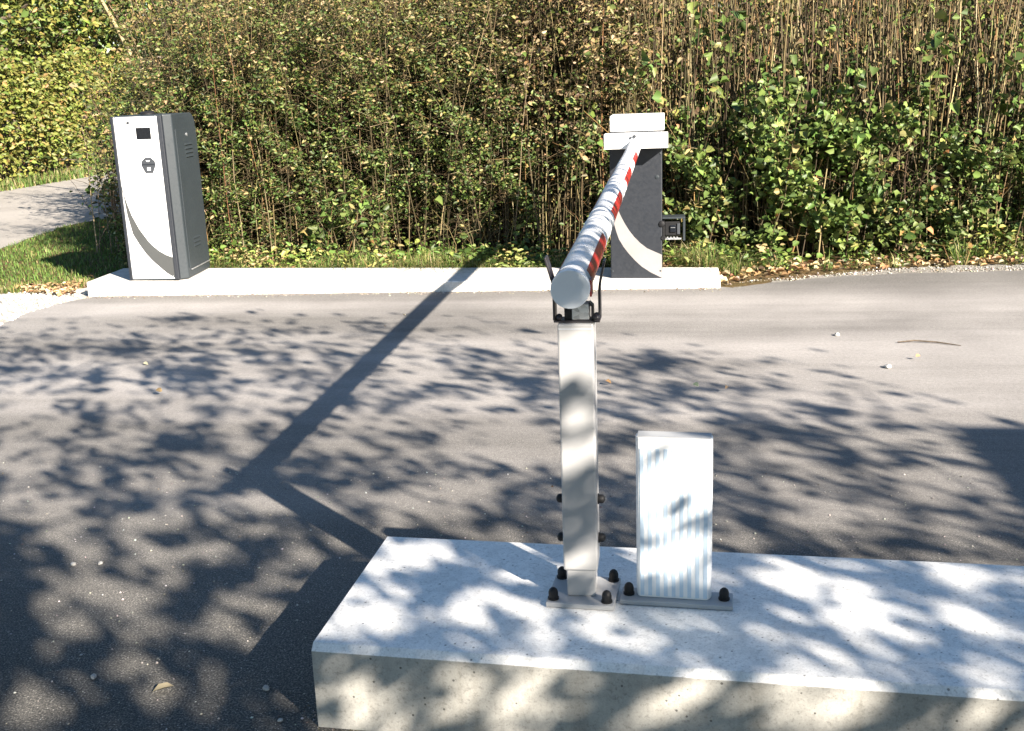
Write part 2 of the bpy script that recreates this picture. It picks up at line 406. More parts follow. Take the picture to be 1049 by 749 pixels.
upc = [(-3.5905,.742),(-3.580,.675),(-3.565,.610),(-3.545,.540),(-3.502,.445),(-3.446,.360),(-3.412,.325),(-3.377,.295),(-3.335,.270),(-3.2885,.252)]
t = MB()
for i in range(len(lowc)-1):
    t.prism_y([lowc[i], lowc[i+1], upc[i+1], upc[i]], 6.8968, 6.8979)
t.build('swoosh', M['swoosh'], fp)
# door on the right side
def side_pt(f, z, off):                            # f 0..1 along the right flank
    x = -3.218+(-3.255+3.218)*f; y = 6.965+(7.405-6.965)*f
    return (x+off*.9965, y+off*.084, z)
def side_plate(mb, f0, f1, z0, z1, o0, o1):
    a = [side_pt(f0,z0,o0), side_pt(f1,z0,o0), side_pt(f1,z1,o0), side_pt(f0,z1,o0)]
    b = [side_pt(f0,z0,o1), side_pt(f1,z0,o1), side_pt(f1,z1,o1), side_pt(f0,z1,o1)]
    mb.add(a+b, [(0,1,2,3),(7,6,5,4),(0,4,5,1),(1,5,6,2),(2,6,7,3),(3,7,4,0)])
t = MB(); side_plate(t, .07, .975, .160, 1.086, -.002, .005); door = t.build('side_door', M['grey2'], K, bevel=.002)
t = MB(); p_ = side_pt(.52, 1.045, .004); t.lathe(p_, (1,.084,0), [(.012,0),(.012,.005),(.008,.007)], 14); t.build('door_lock', M['galv'], door, smooth=True)
for z in (.975,.948,.921,.894):
    t = MB()
    a = [side_pt(.40,z,.005), side_pt(.72,z,.005), side_pt(.72,z+.014,.005), side_pt(.40,z+.014,.005), side_pt(.40,z+.003,.014), side_pt(.72,z+.003,.014)]
    t.add(a, [(0,1,5,4),(4,5,2,3),(0,4,3),(1,2,5),(0,3,2,1)]); t.build('vent_louvre', M['grey2'], door)
for z in (.345,.318,.291):
    t = MB()
    a = [side_pt(.34,z,.005), side_pt(.62,z,.005), side_pt(.62,z+.014,.005), side_pt(.34,z+.014,.005), side_pt(.34,z+.003,.014), side_pt(.62,z+.003,.014)]
    t.add(a, [(0,1,5,4),(4,5,2,3),(0,4,3),(1,2,5),(0,3,2,1)]); t.build('vent_louvre', M['grey2'], door)
t = MB(); side_plate(t, .10, .95, .150, .156, .001, .012); t.build('drip_edge', M['galv'], K, bevel=.001)
t = MB(); t.lathe((-3.445,7.10,zt-.002), (0,0,1), [(.050,0),(.050,.012),(.040,.022),(.015,.026)], 20); t.build('antenna_dome', M['black'], K, smooth=True)

# ================================================================== barrier cabinet
CB = thing('barrier_cabinet', (-.198, 7.15, .056), 'anthracite barrier cabinet with white head and pale swoosh at the far end of the boom', 'barrier cabinet')
x0, x1, yf = -.363, -.036, 6.990
t = MB(); t.box(x0, x1, yf, 7.33, .056, .985); t.build('housing', M['grey'], CB, bevel=.005)
t = MB(); t.box(x0-.004, x1+.004, yf-.004, 7.334, .042, .0555); t.build('base_frame', M['grey2'], CB)
lc = [(-.3615,.560),(-.352,.480),(-.341,.417),(-.327,.365),(-.309,.312),(-.280,.262),(-.248,.219),(-.208,.174),(-.166,.134),(-.110,.096),(-.0375,.056+.003)]
uc = [(-.3615,.700),(-.345,.600),(-.330,.540),(-.311,.495),(-.292,.452),(-.271,.411),(-.243,.365),(-.214,.327),(-.175,.286),(-.131,.251),(-.0375,.208)]
t = MB()
for i in range(len(lc)-1): t.prism_y([lc[i], lc[i+1], uc[i+1], uc[i]], yf-.0012, yf-.0002)
t.build('swoosh', M['swoosh2'], CB)
for xx in (-.352, -.047):
    for zz in (.105, .845):
        t = MB(); t.lathe((xx,yf,zz), (0,-1,0), [(.006,0),(.006,.002),(.0045,.003)], 10); t.build('screw', M['grey2'], CB, smooth=True)
t = MB(); t.lathe((-.066,yf,.70), (0,-1,0), [(.012,0),(.012,.003),(.009,.004)], 14); t.build('lock', M['grey2'], CB, smooth=True)
t = MB(); t.prism_x([(6.985,.9852),(7.337,.9852),(7.337,1.050),(7.315,1.082),(6.985,1.082)], -.358, -.022)
t.build('lid', M['white'], CB, bevel=.006)
t = MB(); t.box(-.388,.001,6.835,6.962,.887,.979); fl = t.build('boom_clamp', M['white'], CB, bevel=.004)
t = MB(); t.box(-.30,-.10,6.9622,6.9895,.895,.970); t.build('clamp_shaft', M['galv'], fl)
t = MB(); t.lathe((-.200,6.8345,.962), (0,-1,0), [(.011,0),(.011,.008),(.007,.011)], 6); t.lathe((-.225,6.8345,.954), (0,-1,0), [(.008,0),(.008,.007)], 6)
t.build('bolt', M['hexgrey'], fl)
# photocell under its small hood, on the right flank
t = MB(); t.box(-.0355,.109,7.00,7.13,.434,.446); t.box(.095,.109,7.00,7.13,.295,.4338); PC = t.build('photocell_hood', M['grey2'], CB, bevel=.002)
t = MB(); t.box(-.0355,-.020,7.02,7.12,.300,.425); t.build('mounting_plate', M['black'], PC, bevel=.003)
t = MB(); t.box(-.0195,.080,7.02,7.12,.325,.415); t.build('sensor_body', M['black'], PC, bevel=.005)
t = MB(); t.box(.058,.076,7.012,7.0195,.335,.403); t.build('side_window', M['hexgrey'], PC, bevel=.002)
t = MB(); t.box(.014,.052,7.010,7.0195,.348,.392); t.build('lens', M['glass'], PC, bevel=.003)
t = MB(); t.box(.018,.046,7.007,7.0098,.376,.380); t.build('lens_mark', M['galv'], PC)
t = MB(); t.lathe((-.038,7.005,.405), (0,-1,0), [(.020,0),(.022,.012),(.018,.022),(.006,.026)], 16)
t.build('knob', M['black'], PC, smooth=True)
t = MB(); t.lathe((-.030,7.005,.315), (0,-1,0), [(.015,0),(.017,.012),(.012,.020)], 16)
t.build('knob', M['black'], PC, smooth=True)
t = MB(); t.box(-.020,.085,7.01,7.12,.301,.312)
for k in range(4): t.box(-.005+k*.020, .003+k*.020, 7.006, 7.016, .312, .320)
t.build('terminal_strip', M['galv'], PC)

# ================================================================== boom
bx, bz, yn, ye = -.197, .908, 2.182, 6.834
B = thing('barrier_boom', (bx, yn, bz), 'round white barrier boom with red reflective panels lying in the fork of the post', 'barrier boom')
t = MB(); t.lathe((bx,yn,bz), (0,1,0), [(.0385,.012),(.0385,ye-yn)], 48); t.build('tube', M['boom'], B, smooth=True)
t = MB(); t.lathe((bx,yn,bz), (0,1,0), [(.0390,0),(.0402,.0012),(.0402,.022),(.0388,.0245)], 48); t.build('end_cap', M['cap'], B)
def film(y0, y1, a0, a1, r0=.0386, r1=.0392):
    t = MB(); n = 12; vs = []
    for r in (r0, r1):
        for k in range(n+1):
            q = math.radians(a0+(a1-a0)*k/n)
            for y in (y0, y1): vs.append((bx+r*math.cos(q), y, bz+r*math.sin(q)))
    N = 2*(n+1); fs = []
    for k in range(n):
        a = 2*k; fs += [(a,a+1,a+3,a+2),(N+a,N+a+2,N+a+3,N+a+1),(a,a+2,N+a+2,N+a),(a+1,N+a+1,N+a+3,a+3)]
    fs += [(0,N,N+1,1),(2*n,2*n+1,N+2*n+1,N+2*n)]
    return t.add(vs, fs)
for y0, y1 in ((2.262,2.825),(3.29,3.88),(4.33,4.93),(5.36,5.93)):
    film(y0, y1, -42, 42).build('red_panel', M['red'], B)
    film(y0, y1, 138, 222).build('red_panel', M['red'], B)
for y in (2.245,2.845,3.06,3.27,3.905,4.10,4.31,4.95,5.15,5.34):
    t = MB(); t.lathe((bx,y,bz), (0,1,0), [(.0386,0),(.0396,.0015),(.0396,.0085),(.0386,.010)], 48); t.build('seam_ring', M['boom'], B, smooth=True)
t = MB(); t.box(bx+.0385,bx+.0425,2.205,2.250,bz-.020,bz+.014); t.build('end_clip', M['red'], B, bevel=.001)

# ================================================================== support post with fork
hb = .1935
P = thing('support_post', (-.191, 2.255, hb), 'slim light grey square support post with black fork bolted to the concrete block', 'post')
t = MB(); t.prism([(-.2675,2.188),(-.117,2.178),(-.107,2.322),(-.2575,2.332)], hb+.001, hb+.0125); t.build('base_plate', M['post'], P, bevel=.002)
def nut_cap(mb, p, axis=(0,0,1), s=1., k=1.):
    mb.lathe(p, axis, [(r_*s, h_*s*k) for r_, h_ in ((.0125,0),(.0125,.004),(.0105,.0045),(.0108,.016),(.009,.022),(.005,.026),(.0015,.0272))], 16); return mb
for (x, y) in ((-.252,2.207),(-.133,2.199),(-.242,2.314),(-.123,2.306)):
    o = nut_cap(MB(), (x,y,hb+.0126)).build('nut_cap', M['black'], P, smooth=True)
t = MB(); t.box(-.2225,-.1590,2.2225,2.290,hb+.0127,.60); t.build('inner_tube', M['post'], P, bevel=.003)
t = MB(); t.box(-.2285,-.1530,2.2165,2.296,.270,.8285); sl = t.build('outer_sleeve', M['post'], P, bevel=.004)
t = MB(); t.box(-.2265,-.1550,2.2156,2.2163,.8165,.8195); t.build('weld_seam', M['ring'], sl)
for z in (.425, .333):
    for s in (-1, 1):
        xx = -.2285 if s < 0 else -.1530
        nut_cap(MB(), (xx+s*.0003, 2.257, z), (s,0,0), .95, .62).build('nut_cap', M['black'], P, smooth=True)
FK = MB()
FK.box(-.2370,-.1400,2.228,2.272,.8290,.8330)
fork = FK.build('fork', M['dark'], P, bevel=.001)
def strap(pts, y0, y1, th, name='fork_arm'):
    t = MB(); L = [];
    for i, (x, z) in enumerate(pts):
        a = pts[max(i-1,0)]; b = pts[min(i+1,len(pts)-1)]
        d = Vector((b[0]-a[0], b[1]-a[1])).normalized(); nn = Vector((-d.y, d.x))*th/2
        L.append(((x+nn.x, z+nn.y), (x-nn.x, z-nn.y)))
    for i in range(len(L)-1): t.prism_y([L[i][0], L[i][1], L[i+1][1], L[i+1][0]], y0, y1)
    return t
strap([(-.2360,.8335),(-.2360,.895),(-.2375,.912),(-.2520,.966)], 2.228, 2.272, .0045).build('fork_arm', M['dark'], fork, bevel=.0012)
strap([(-.1410,.8335),(-.1410,.898),(-.1395,.912),(-.1295,.958)], 2.228, 2.272, .0045).build('fork_arm', M['dark'], fork, bevel=.0012)
t = MB(); t.box(-.199,-.162,2.232,2.268,.8335,.868); t.build('magnet_block', M['galv'], P, bevel=.002)
t = MB(); t.box(-.215,-.1995,2.236,2.266,.8335,.8655); t.build('switch_box', M['black'], P, bevel=.002)
strap([(-.1560,.8335),(-.1560,.862),(-.1635,.8685)], 2.234, 2.262, .005).build('stop_bracket', M['dark'], P, bevel=.001)
t = MB(); nut_cap(t, (-.226,2.240,.8395), (0,-1,0), .55); t.build('bolt', M['dark'], P, smooth=True)
t = MB(); nut_cap(t, (-.1465,2.240,.8395), (0,-1,0), .75); t.build('bolt', M['dark'], P, smooth=True)

# ================================================================== reflector column
RC = thing('reflector_column', (.013, 2.24, hb), 'flat white reflector column with pale blue vertical stripes on the concrete block', 'reflector column')
t = MB(); t.prism([(-.1055,2.212),(.139,2.196),(.143,2.262),(-.1015,2.278)], hb+.001, hb+.0115); t.build('base_plate', M['platepaint'], RC, bevel=.002)
for (x, y) in ((-.086,2.244),(.122,2.230)): nut_cap(MB(), (x,y,hb+.0116)).build('nut_cap', M['black'], RC, smooth=True)
ang = math.atan2(-.0125, .1655); ca, sa = math.cos(ang), math.sin(ang)
def rc(u, v): return (.0115+u*ca-v*sa, 2.2265+u*sa+v*ca)
pts = []; wv, dv = .0825, .024
for k in range(9):                                # flat oval section: nearly flat front and rear, tight rounded edges
    q = math.radians(-90+180*k/8); pts.append(rc(wv-.012+.012*math.cos(q), dv+.024*math.sin(q)-.0))
for k in range(9):
    q = math.radians(90+180*k/8); pts.append(rc(-wv+.012+.012*math.cos(q), dv+.024*math.sin(q)))
t = MB(); t.prism(pts, hb+.0116, .575); t.build('column', M['refl'], RC, bevel=.0015)
inner = [rc((p[0]-.0115)*ca*0+u_, v_) for p in pts[:1] for (u_, v_) in ((-.079,.004),(.079,.004),(.079,.044),(-.079,.044))]
t = MB(); t.prism(inner, .5752, .5775); t.build('top_cover', M['platepaint'], RC, bevel=.001)
for k in range(9):
    u0 = -.0715+k*.0171
    a, b = rc(u0, -.0008), rc(u0+.0080, -.0008); c, d = rc(u0+.0080, -.0001), rc(u0, -.0001)
    t = MB(); t.prism([a, b, c, d], hb+.016, .552); t.build('stripe', M['stripe'], RC)

# ================================================================== small things on the road
def stone(name, x, y, r, label, c, cat='stone', z=0):
    import bmesh
    b = bmesh.new(); bmesh.ops.create_icosphere(b, subdivisions=2, radius=1)
    rs = random.Random(int(1e4*(x+y+9)))
    ax = Vector((rs.uniform(.8,1.3), rs.uniform(.6,1.), rs.uniform(.4,.6)))
    for v in b.verts:
        k = 1+.18*math.sin(3*v.co.x+rs.random())+rs.uniform(-.09,.09)
        v.co = Vector((v.co.x*ax.x, v.co.y*ax.y, v.co.z*ax.z))*r*k
    me = bpy.data.meshes.new(name); b.to_mesh(me); b.free()
    me.materials.append(c); o = bpy.data.objects.new(name, me); col.objects.link(o)
    o.location = (x, y, z+r*.42); o.rotation_euler = (0,0,rs.uniform(0,6))
    return tag(o, label, cat, 'pale stones lying on the asphalt')
STONE = concrete_mat('pale_stone', (.42,.41,.385), .2, .15)

for (x, y, r, lb) in ((-1.72,2.733,.010,'pale round stone left of a slightly smaller one, out on the dark asphalt'),
                      (-1.641,2.744,.008,'smaller pale stone just right of a similar stone on the dark asphalt'),
                      (-1.336,2.137,.010,'single pale stone near the dry leaf in the lower left of the road'),
                      (-.906,2.12,.010,'white stone on the shaded asphalt beside the near plinth\'s corner'),
                      (-.831,2.0,.007,'small white stone closest to the foot of the near plinth'),
                      (.984,4.968,.019,'lone pale stone in the sunlit road, the nearer of the right-hand two'),
                      (.857,5.606,.016,'lone pale stone in the sunlit road, the farther of the right-hand two')):
    stone('stone', x, y, r, lb, STONE)
# dry leaf and twig
lv, lf = leaf_arrays(np.array([[-1.165,2.085,.004]]), np.array([[1,.35,.12]]), np.array([[.1,0,1]]), np.array([.050]), np.array([.026]), .35, -.05)
tag(np_mesh('dry_leaf', lv, [lf], M['dry'], colors=np.tile([.26,.225,.15], (len(lv), 1))), 'pale curled dry leaf lying on the asphalt left of the plinth', 'leaf')
t = MB(); t.tube([(1.12,5.44,.006),(1.20,5.455,.010),(1.30,5.43,.008),(1.40,5.37,.005)], [.003,.004,.004,.002], 6)
tag(t.build('twig', M['bark']), 'thin dark twig lying on the sunlit asphalt', 'twig')

def pebbles(name, n, xs, ys, z, r0, r1, pal, filt=None):
    x = rng.uniform(*xs, n); y = rng.uniform(*ys, n)
    if filt is not None:
        k = filt(x, y); x, y = x[k], y[k]
    n = len(x); r = r0+(r1-r0)*rng.random(n)**3
    o_ = np.array([[1,0,0],[0,1,0],[-1,0,0],[0,-1,0],[0,0,.75],[0,0,-.4]])
    a = rng.uniform(0, 6.28, n); ex = rng.uniform(.7, 1.3, (n, 1, 3))
    V = o_[None]*ex*r[:, None, None]
    V = np.stack([V[...,0]*np.cos(a)[:,None]-V[...,1]*np.sin(a)[:,None], V[...,0]*np.sin(a)[:,None]+V[...,1]*np.cos(a)[:,None], V[...,2]], -1)
    V += np.stack([x, y, z+r*.25], -1)[:, None]
    T = np.array([[0,1,4],[1,2,4],[2,3,4],[3,0,4],[1,0,5],[2,1,5],[3,2,5],[0,3,5]])
    F = (np.arange(n)*6)[:, None, None]+T[None]
    return tag(np_mesh(name, V.reshape(-1,3), [F.reshape(-1,3)], M['pebble'], colors=np.repeat(pick(pal, n), 6, 0)), kind='stuff')
STP = [((.36,.345,.32),3),((.24,.23,.21),4),((.14,.135,.125),3),((.52,.50,.47),.8)]
inblock = lambda x, y: ~((x>-.76)&(y>1.78)&(y<2.58))
tag(pebbles('road_grit', 5200, (-2.6,1.6), (1.6,3.6), 0, .0008, .0046, STP, inblock), 'fine pale grit scattered over the dark asphalt', 'grit')
def edge_grit(name, n, a, b_, off, pal, label, r1=.005):
    f = rng.random(n); d = np.array(b_)-np.array(a); L_ = np.hypot(*d); nr = np.array([d[1], -d[0]])/L_
    o_ = np.abs(rng.normal(0, off, n)); x = a[0]+d[0]*f+nr[0]*o_; y = a[1]+d[1]*f+nr[1]*o_
    r = .0008+(r1-.0008)*rng.random(n)**2.5; k = rng.random(n) < .35+.65*(np.sin(f*L_*6+1)+np.sin(f*L_*17))/2*.5+.3
    x, y, r = x[k], y[k], r[k]; n = len(x); q = np.array([[1,0,0],[0,1,0],[-1,0,0],[0,-1,0],[0,0,.8]])
    V = q[None]*r[:,None,None]*rng.uniform(.6,1.4,(n,1,3))+np.stack([x,y,np.full(n,.0002)],-1)[:,None]
    F = (np.arange(n)*5)[:,None,None]+np.array([[0,1,4],[1,2,4],[2,3,4],[3,0,4]])[None]
    return tag(np_mesh(name, V.reshape(-1,3), [F.reshape(-1,3)], M['pebble'], colors=np.repeat(pick(pal, n), 5, 0)), label, 'grit', kind='stuff')
DIRT = [((.20,.17,.13),4),((.30,.26,.20),3),((.12,.095,.07),3),((.42,.39,.34),1.5)]
edge_grit('edge_grit', 2600, (-3.91,6.850), (.329,6.928), .045, DIRT, 'loose dirt and grit gathered along the front of the far plinth', .008)
edge_grit('edge_grit', 900, (-.72,2.556), (-.744,1.985), .025, DIRT, 'loose grit along the left flank of the near plinth', .004)
edge_grit('edge_grit', 900, (-.744,1.985), (.8,1.893), .02, DIRT, 'loose grit along the front foot of the near plinth', .004)
def in_poly(x, y, poly):
    c = np.zeros(len(x), bool); n = len(poly)
    for i in range(n):
        x1, y1 = poly[i]; x2, y2 = poly[(i+1) % n]
        k = ((y1 > y) != (y2 > y)) & (x < (x2-x1)*(y-y1)/(y2-y1+1e-12)+x1); c ^= k
    return c
SH = [(-3.95,6.83),(-4.03,6.3),(-3.95,5.85),(-4.6,4.4),(-6.5,5.9),(-4.9,6.9),(-4.3,7.1),(-4.0,7.1)]
tag(pebbles('shoulder_stones', 9000, (-6.5,-3.9), (4.4,7.15), -.004, .004, .020, [((.60,.57,.50),4),((.42,.39,.33),3),((.70,.68,.63),2)], lambda x, y: in_poly(x, y, SH)), 'loose pale gravel at the road edge left of the far plinth', 'gravel')
def verge_y(x): return np.interp(x, [.33,.42,.6,.9,1.37,2.3,6], [6.90,6.93,7.06,7.22,7.35,7.43,7.75])
dv_ = lambda x, y: (np.abs(y-verge_y(x)-.13-.05*np.sin(x*5)) < np.abs(rng.normal(0,.10,len(x)))*np.clip((x-.3)/.9,.25,1))
tag(pebbles('verge_stones', 17000, (.36,6), (6.85,8.1), -.006, .003, .012, [((.36,.33,.285),4),((.26,.235,.195),4),((.48,.45,.40),2),((.19,.16,.12),3)],
        dv_), 'narrow strip of pale gravel along the road edge right of the far plinth', 'gravel')

# ================================================================== grass, weeds, litter
def blades(name, P, L, Wd, pal, lean, mat_=None, bend=.5):
    n = len(P); a = rng.uniform(0, 6.28, n); dr = np.stack([np.cos(a), np.sin(a), np.zeros(n)], -1)
    sd = np.stack([-np.sin(a+rng.normal(0,.5,n)), np.cos(a), np.zeros(n)], -1)*Wd[:, None]*.5
    ln = np.abs(rng.normal(0, lean, n))[:, None]; up_ = np.array([0,0,1.])
    m_ = P+dr*ln*L[:,None]*.35+up_*L[:,None]*.6
    tip = P+dr*ln*L[:,None]*(.9+bend)+up_*L[:,None]*(1-.35*np.minimum(ln,1.4))
    V = np.stack([P-sd, P+sd, m_-sd*.8, m_+sd*.8, tip-sd*.12, tip+sd*.12], 1).reshape(-1,3)
    b = (np.arange(n)*6)[:, None]
    return V, [b+np.array([[0,1,3,2]]), b+np.array([[2,3,5,4]])], np.repeat(pick(pal, n), 6, 0)
def grass(name, n, poly, L0, L1, w0, pal, lean, label, z=-.01, clump=0):
    xs = [p[0] for p in poly]; ys = [p[1] for p in poly]
    x = rng.uniform(min(xs), max(xs), n); y = rng.uniform(min(ys), max(ys), n)
    if clump:
        k = n//clump; cx = rng.uniform(min(xs), max(xs), k); cy = rng.uniform(min(ys), max(ys), k); j = rng.integers(0, k, n)
        x = cx[j]+rng.normal(0,.035,n); y = cy[j]+rng.normal(0,.035,n)
    k = in_poly(x, y, poly) & ~((x > -.45) & (x < .12) & (y < 7.62)) & ~((x > -3.75) & (x < -3.1) & (y < 7.6)); x, y = x[k], y[k]; n = len(x)
    L = L0+(L1-L0)*rng.random(n)**1.5
    if clump: L *= .6+.8*((np.sin(x*7.3)+np.sin(x*3.1+1)+2)/4)
    V, F, C = blades(name, np.stack([x, y, np.full(n, z)], -1), L, w0*rng.uniform(.6,1.4,n), pal, lean)
    return tag(np_mesh(name, V, F, M['blade'], colors=C), label, 'grass', kind='stuff')
GREEN = [((.08,.15,.028),4),((.12,.195,.04),4),((.165,.23,.05),2),((.055,.10,.022),2),((.27,.24,.10),1.2)]
TAN = [((.34,.29,.13),3),((.20,.24,.06),3),((.42,.36,.20),2),((.12,.18,.04),2.5),((.30,.18,.08),1)]
verge = [(-4.15,7.34),(-4.24,7.12),(-4.5,7.05),(-4.95,6.98),(-6.4,6.25),(-7.6,5.6),(-6.05,7.8),(-6.0,9.1),(-6.3,10.7),(-6.1,11.5),(-6.35,14),(-5.2,14),(-4.6,9),(-3.6,7.9),(-3.95,7.42)]
grass('lawn_grass', 75000, verge, .018, .055, .006, GREEN, .55, 'short green grass on the verge left of the ticket pillar')
grass('verge_edge_grass', 2600, [(-4.1,7.35),(-4.2,7.08),(-4.95,6.92),(-5.2,7.1),(-4.5,7.3),(-4.2,7.55)], .02, .07, .005, TAN, .9, 'dry straw-coloured grass fringe between the lawn and the gravel')
far_v = [(-9.75,14.2),(-9.65,17.5),(-10.2,21),(-11.0,25),(-11.6,25),(-10.7,20),(-10.25,17),(-10.3,14.2)]
grass('hedge_foot_grass', 16000, far_v, .06, .20, .014, TAN+GREEN, .6, 'yellowing grass strip at the foot of the clipped hedge')
bandA = [(-3.3,7.43),(.33,7.43),(.5,7.75),(-1,7.95),(-3.3,7.95),(-3.9,7.6)]
grass('tall_verge_grass', 24000, bandA, .05, .17, .0045, TAN+TAN[:2]+GREEN[:2], 1.0, 'long yellowing grass drooping over the back of the far plinth', clump=60)
bandB = [(.36,7.32),(1.0,7.55),(2.3,7.68),(6,8.0),(6,8.4),(2.3,8.1),(.9,7.95),(.3,7.8)]
grass('roadside_weeds_grass', 8000, bandB, .05, .17, .005, GREEN+TAN, 1.0, 'patchy green and straw grass along the thicket\'s foot right of the cabinet', clump=55)
def litter(name, n, poly, pal, label, s0, s1, z=0):
    xs = [p[0] for p in poly]; ys = [p[1] for p in poly]
    x = rng.uniform(min(xs), max(xs), n); y = rng.uniform(min(ys), max(ys), n); k = in_poly(x, y, poly); x, y = x[k], y[k]; n = len(x)
    a = rng.uniform(0, 6.28, n); ax = np.stack([np.cos(a), np.sin(a), rng.normal(.1,.25,n)], -1)
    nr = np.stack([rng.normal(0,.45,n), rng.normal(-.2,.45,n), np.ones(n)], -1)
    L = rng.uniform(s0, s1, n)
    V, F = leaf_arrays(np.stack([x, y, z+rng.uniform(.002,.03,n)], -1), ax, nr, L, L*rng.uniform(.5,.8,n), .35, .2)
    return tag(np_mesh(name, V, [F], M['dry'], colors=np.repeat(pick(pal, n), 6, 0)), label, 'leaf litter', kind='stuff')
LIT = [((.42,.27,.13),4),((.50,.38,.22),4),((.30,.17,.08),2),((.52,.46,.32),2),((.20,.12,.06),1.5)]
litter('leaf_litter', 3000, [(.35,7.04),(.62,7.24),(1.1,7.50),(2.4,7.68),(6,8.02),(6,8.3),(2.4,7.95),(1.0,7.8),(.34,7.75)], LIT, 'brown fallen leaves between the gravel strip and the thicket', .025, .06)
litter('leaf_litter', 3200, [(-3.9,7.43),(.34,7.43),(.34,8.1),(-3.9,8.1)], LIT, 'fallen leaves and straw under the grass behind the far plinth', .025, .06)
litter('leaf_litter', 500, [(-4.05,6.88),(-4.2,7.3),(-4.6,7.15),(-4.4,6.95)], LIT, 'scatter of brown leaves where lawn meets gravel', .02, .045)
litter('road_leaves', 14, [(-3,3),(3,3),(3,6.5),(-3,6.5)], LIT, 'a few small fallen leaves strewn over the road', .012, .03)

def weeds(name, n, poly, pal, label, s):
    xs = [p[0] for p in poly]; ys = [p[1] for p in poly]
    k = n//26; cx = rng.uniform(min(xs), max(xs), k); cy = rng.uniform(min(ys), max(ys), k); j = rng.integers(0, k, n); hk = rng.uniform(.04,.22,k)
    x = cx[j]+rng.normal(0,.05,n); y = cy[j]+rng.normal(0,.05,n); q = in_poly(x, y, poly) & ~((x > -.45) & (x < .12) & (y < 7.6)) & ~((x > -3.75) & (x < -3.1) & (y < 7.6)); x, y, j = x[q], y[q], j[q]; n = len(x)
    z = rng.random(n)*hk[j]; a = np.arctan2(y-cy[j], x-cx[j])+rng.normal(0,.6,n)
    ax = np.stack([np.cos(a), np.sin(a), rng.normal(.25,.4,n)], -1); nr = rng.normal(0,.5,(n,3))+np.array([.2,-.4,.8]); L = s*np.clip(rng.lognormal(-.1,.4,n), .3, 1.7)
    cc = pick(pal, k, .2)[j]*(1+rng.normal(0,.15,(n,1)))
    V, F = leaf_arrays(np.stack([x,y,z],-1), ax, nr, L, L*rng.uniform(.3,.75,n), .25, .3)
    return tag(np_mesh(name, V, [F], M['leaf'], colors=np.clip(np.repeat(cc, 6, 0),.01,.9)), label, 'weeds', kind='stuff')
WEED = [((.10,.16,.03),4),((.16,.21,.045),3),((.07,.115,.025),3),((.27,.26,.08),2),((.33,.24,.12),1.5)]
weeds('roadside_weeds', 6500, [(-3.3,7.45),(.33,7.45),(.5,7.75),(-1,8.0),(-3.3,8.0),(-3.9,7.6)], WEED, 'low mixed weeds behind the far plinth at the thicket foot', .034)
weeds('roadside_weeds', 4200, [(.36,7.42),(1.0,7.58),(2.3,7.72),(6,8.0),(6,8.4),(2.3,8.1),(.9,7.95),(.3,7.8)], WEED, 'low mixed weeds between the leaf litter and the bushes on the right', .038)
# hollows in the thicket front: (x, y, z, rx, ry, rz)
HOLES = [(-1.75,7.95,.38,.30,.45,.20),(-1.25,8.0,.30,.22,.4,.22),(-2.85,7.95,.36,.17,.4,.16),(-.75,8.0,.42,.3,.5,.3),(-2.1,8.0,.95,.16,.35,.10),(-3.1,8.0,.75,.13,.35,.13),(-1.45,8.0,1.25,.14,.35,.14),(.62,8.1,.33,.14,.4,.15),(1.62,8.1,.62,.17,.5,.20),(2.05,8.2,.45,.13,.4,.13),(-.35,8.1,1.0,.16,.5,.2),(-2.5,8.1,1.5,.15,.4,.10),(.35,8.1,.85,.12,.4,.12)]
# ================================================================== shrubs
def stems_np(xr, yr, n, hf, r0, lean, curve, k=6, z0=-.02):
    x = rng.uniform(*xr, n); y = rng.uniform(*yr, n); h = hf(x, y)*rng.uniform(.65, 1.08, n)
    a = rng.uniform(0, 6.28, n); ln = np.abs(rng.normal(0, lean, n)); cu = rng.normal(0, curve, (n, 2))
    s = np.linspace(0, 1, k)[None, :, None]
    dr = np.stack([np.cos(a), np.sin(a)], -1)
    P = np.zeros((n, k, 3)); P[..., :2] = np.stack([x, y], -1)[:, None]+(dr*(ln*h)[:, None])[:, None]*s+(cu*h[:, None])[:, None]*(s**2)
    P[..., :2] += rng.normal(0, .008, (n, k, 2))*(s > 0)
    P[..., 2] = z0+(s[..., 0])*h[:, None]
    R = (r0*rng.uniform(.6, 1.4, n))[:, None]*(1-.65*s[..., 0])
    return P, R
def along(P, n, t0, t1, bias=1.):
    i = rng.integers(0, len(P), n); t_ = t0+(t1-t0)*rng.random(n)**bias
    k = P.shape[1]-1; f = t_*k; j = np.minimum(f.astype(int), k-1); u = (f-j)[:, None]
    return P[i, j]*(1-u)+P[i, j+1]*u, t_
def twigs_np(P, n, L, r, t0=.2, t1=1., rise=.5):
    b, _ = along(P, n, t0, t1); a = rng.uniform(0, 6.28, n)
    d = unit(np.stack([np.cos(a), np.sin(a), rng.normal(rise, .35, n)], -1))*(L*rng.uniform(.4, 1.2, n))[:, None]
    s = np.linspace(0, 1, 4)[None, :, None]
    Q = b[:, None]+d[:, None]*s+rng.normal(0, .012, (n, 4, 3))*s
    Q[..., 2] -= (L*.25)*s[..., 0]**2*rng.random((n, 1))
    return Q, (r*rng.uniform(.6, 1.3, n))[:, None]*(1-.6*s[..., 0])
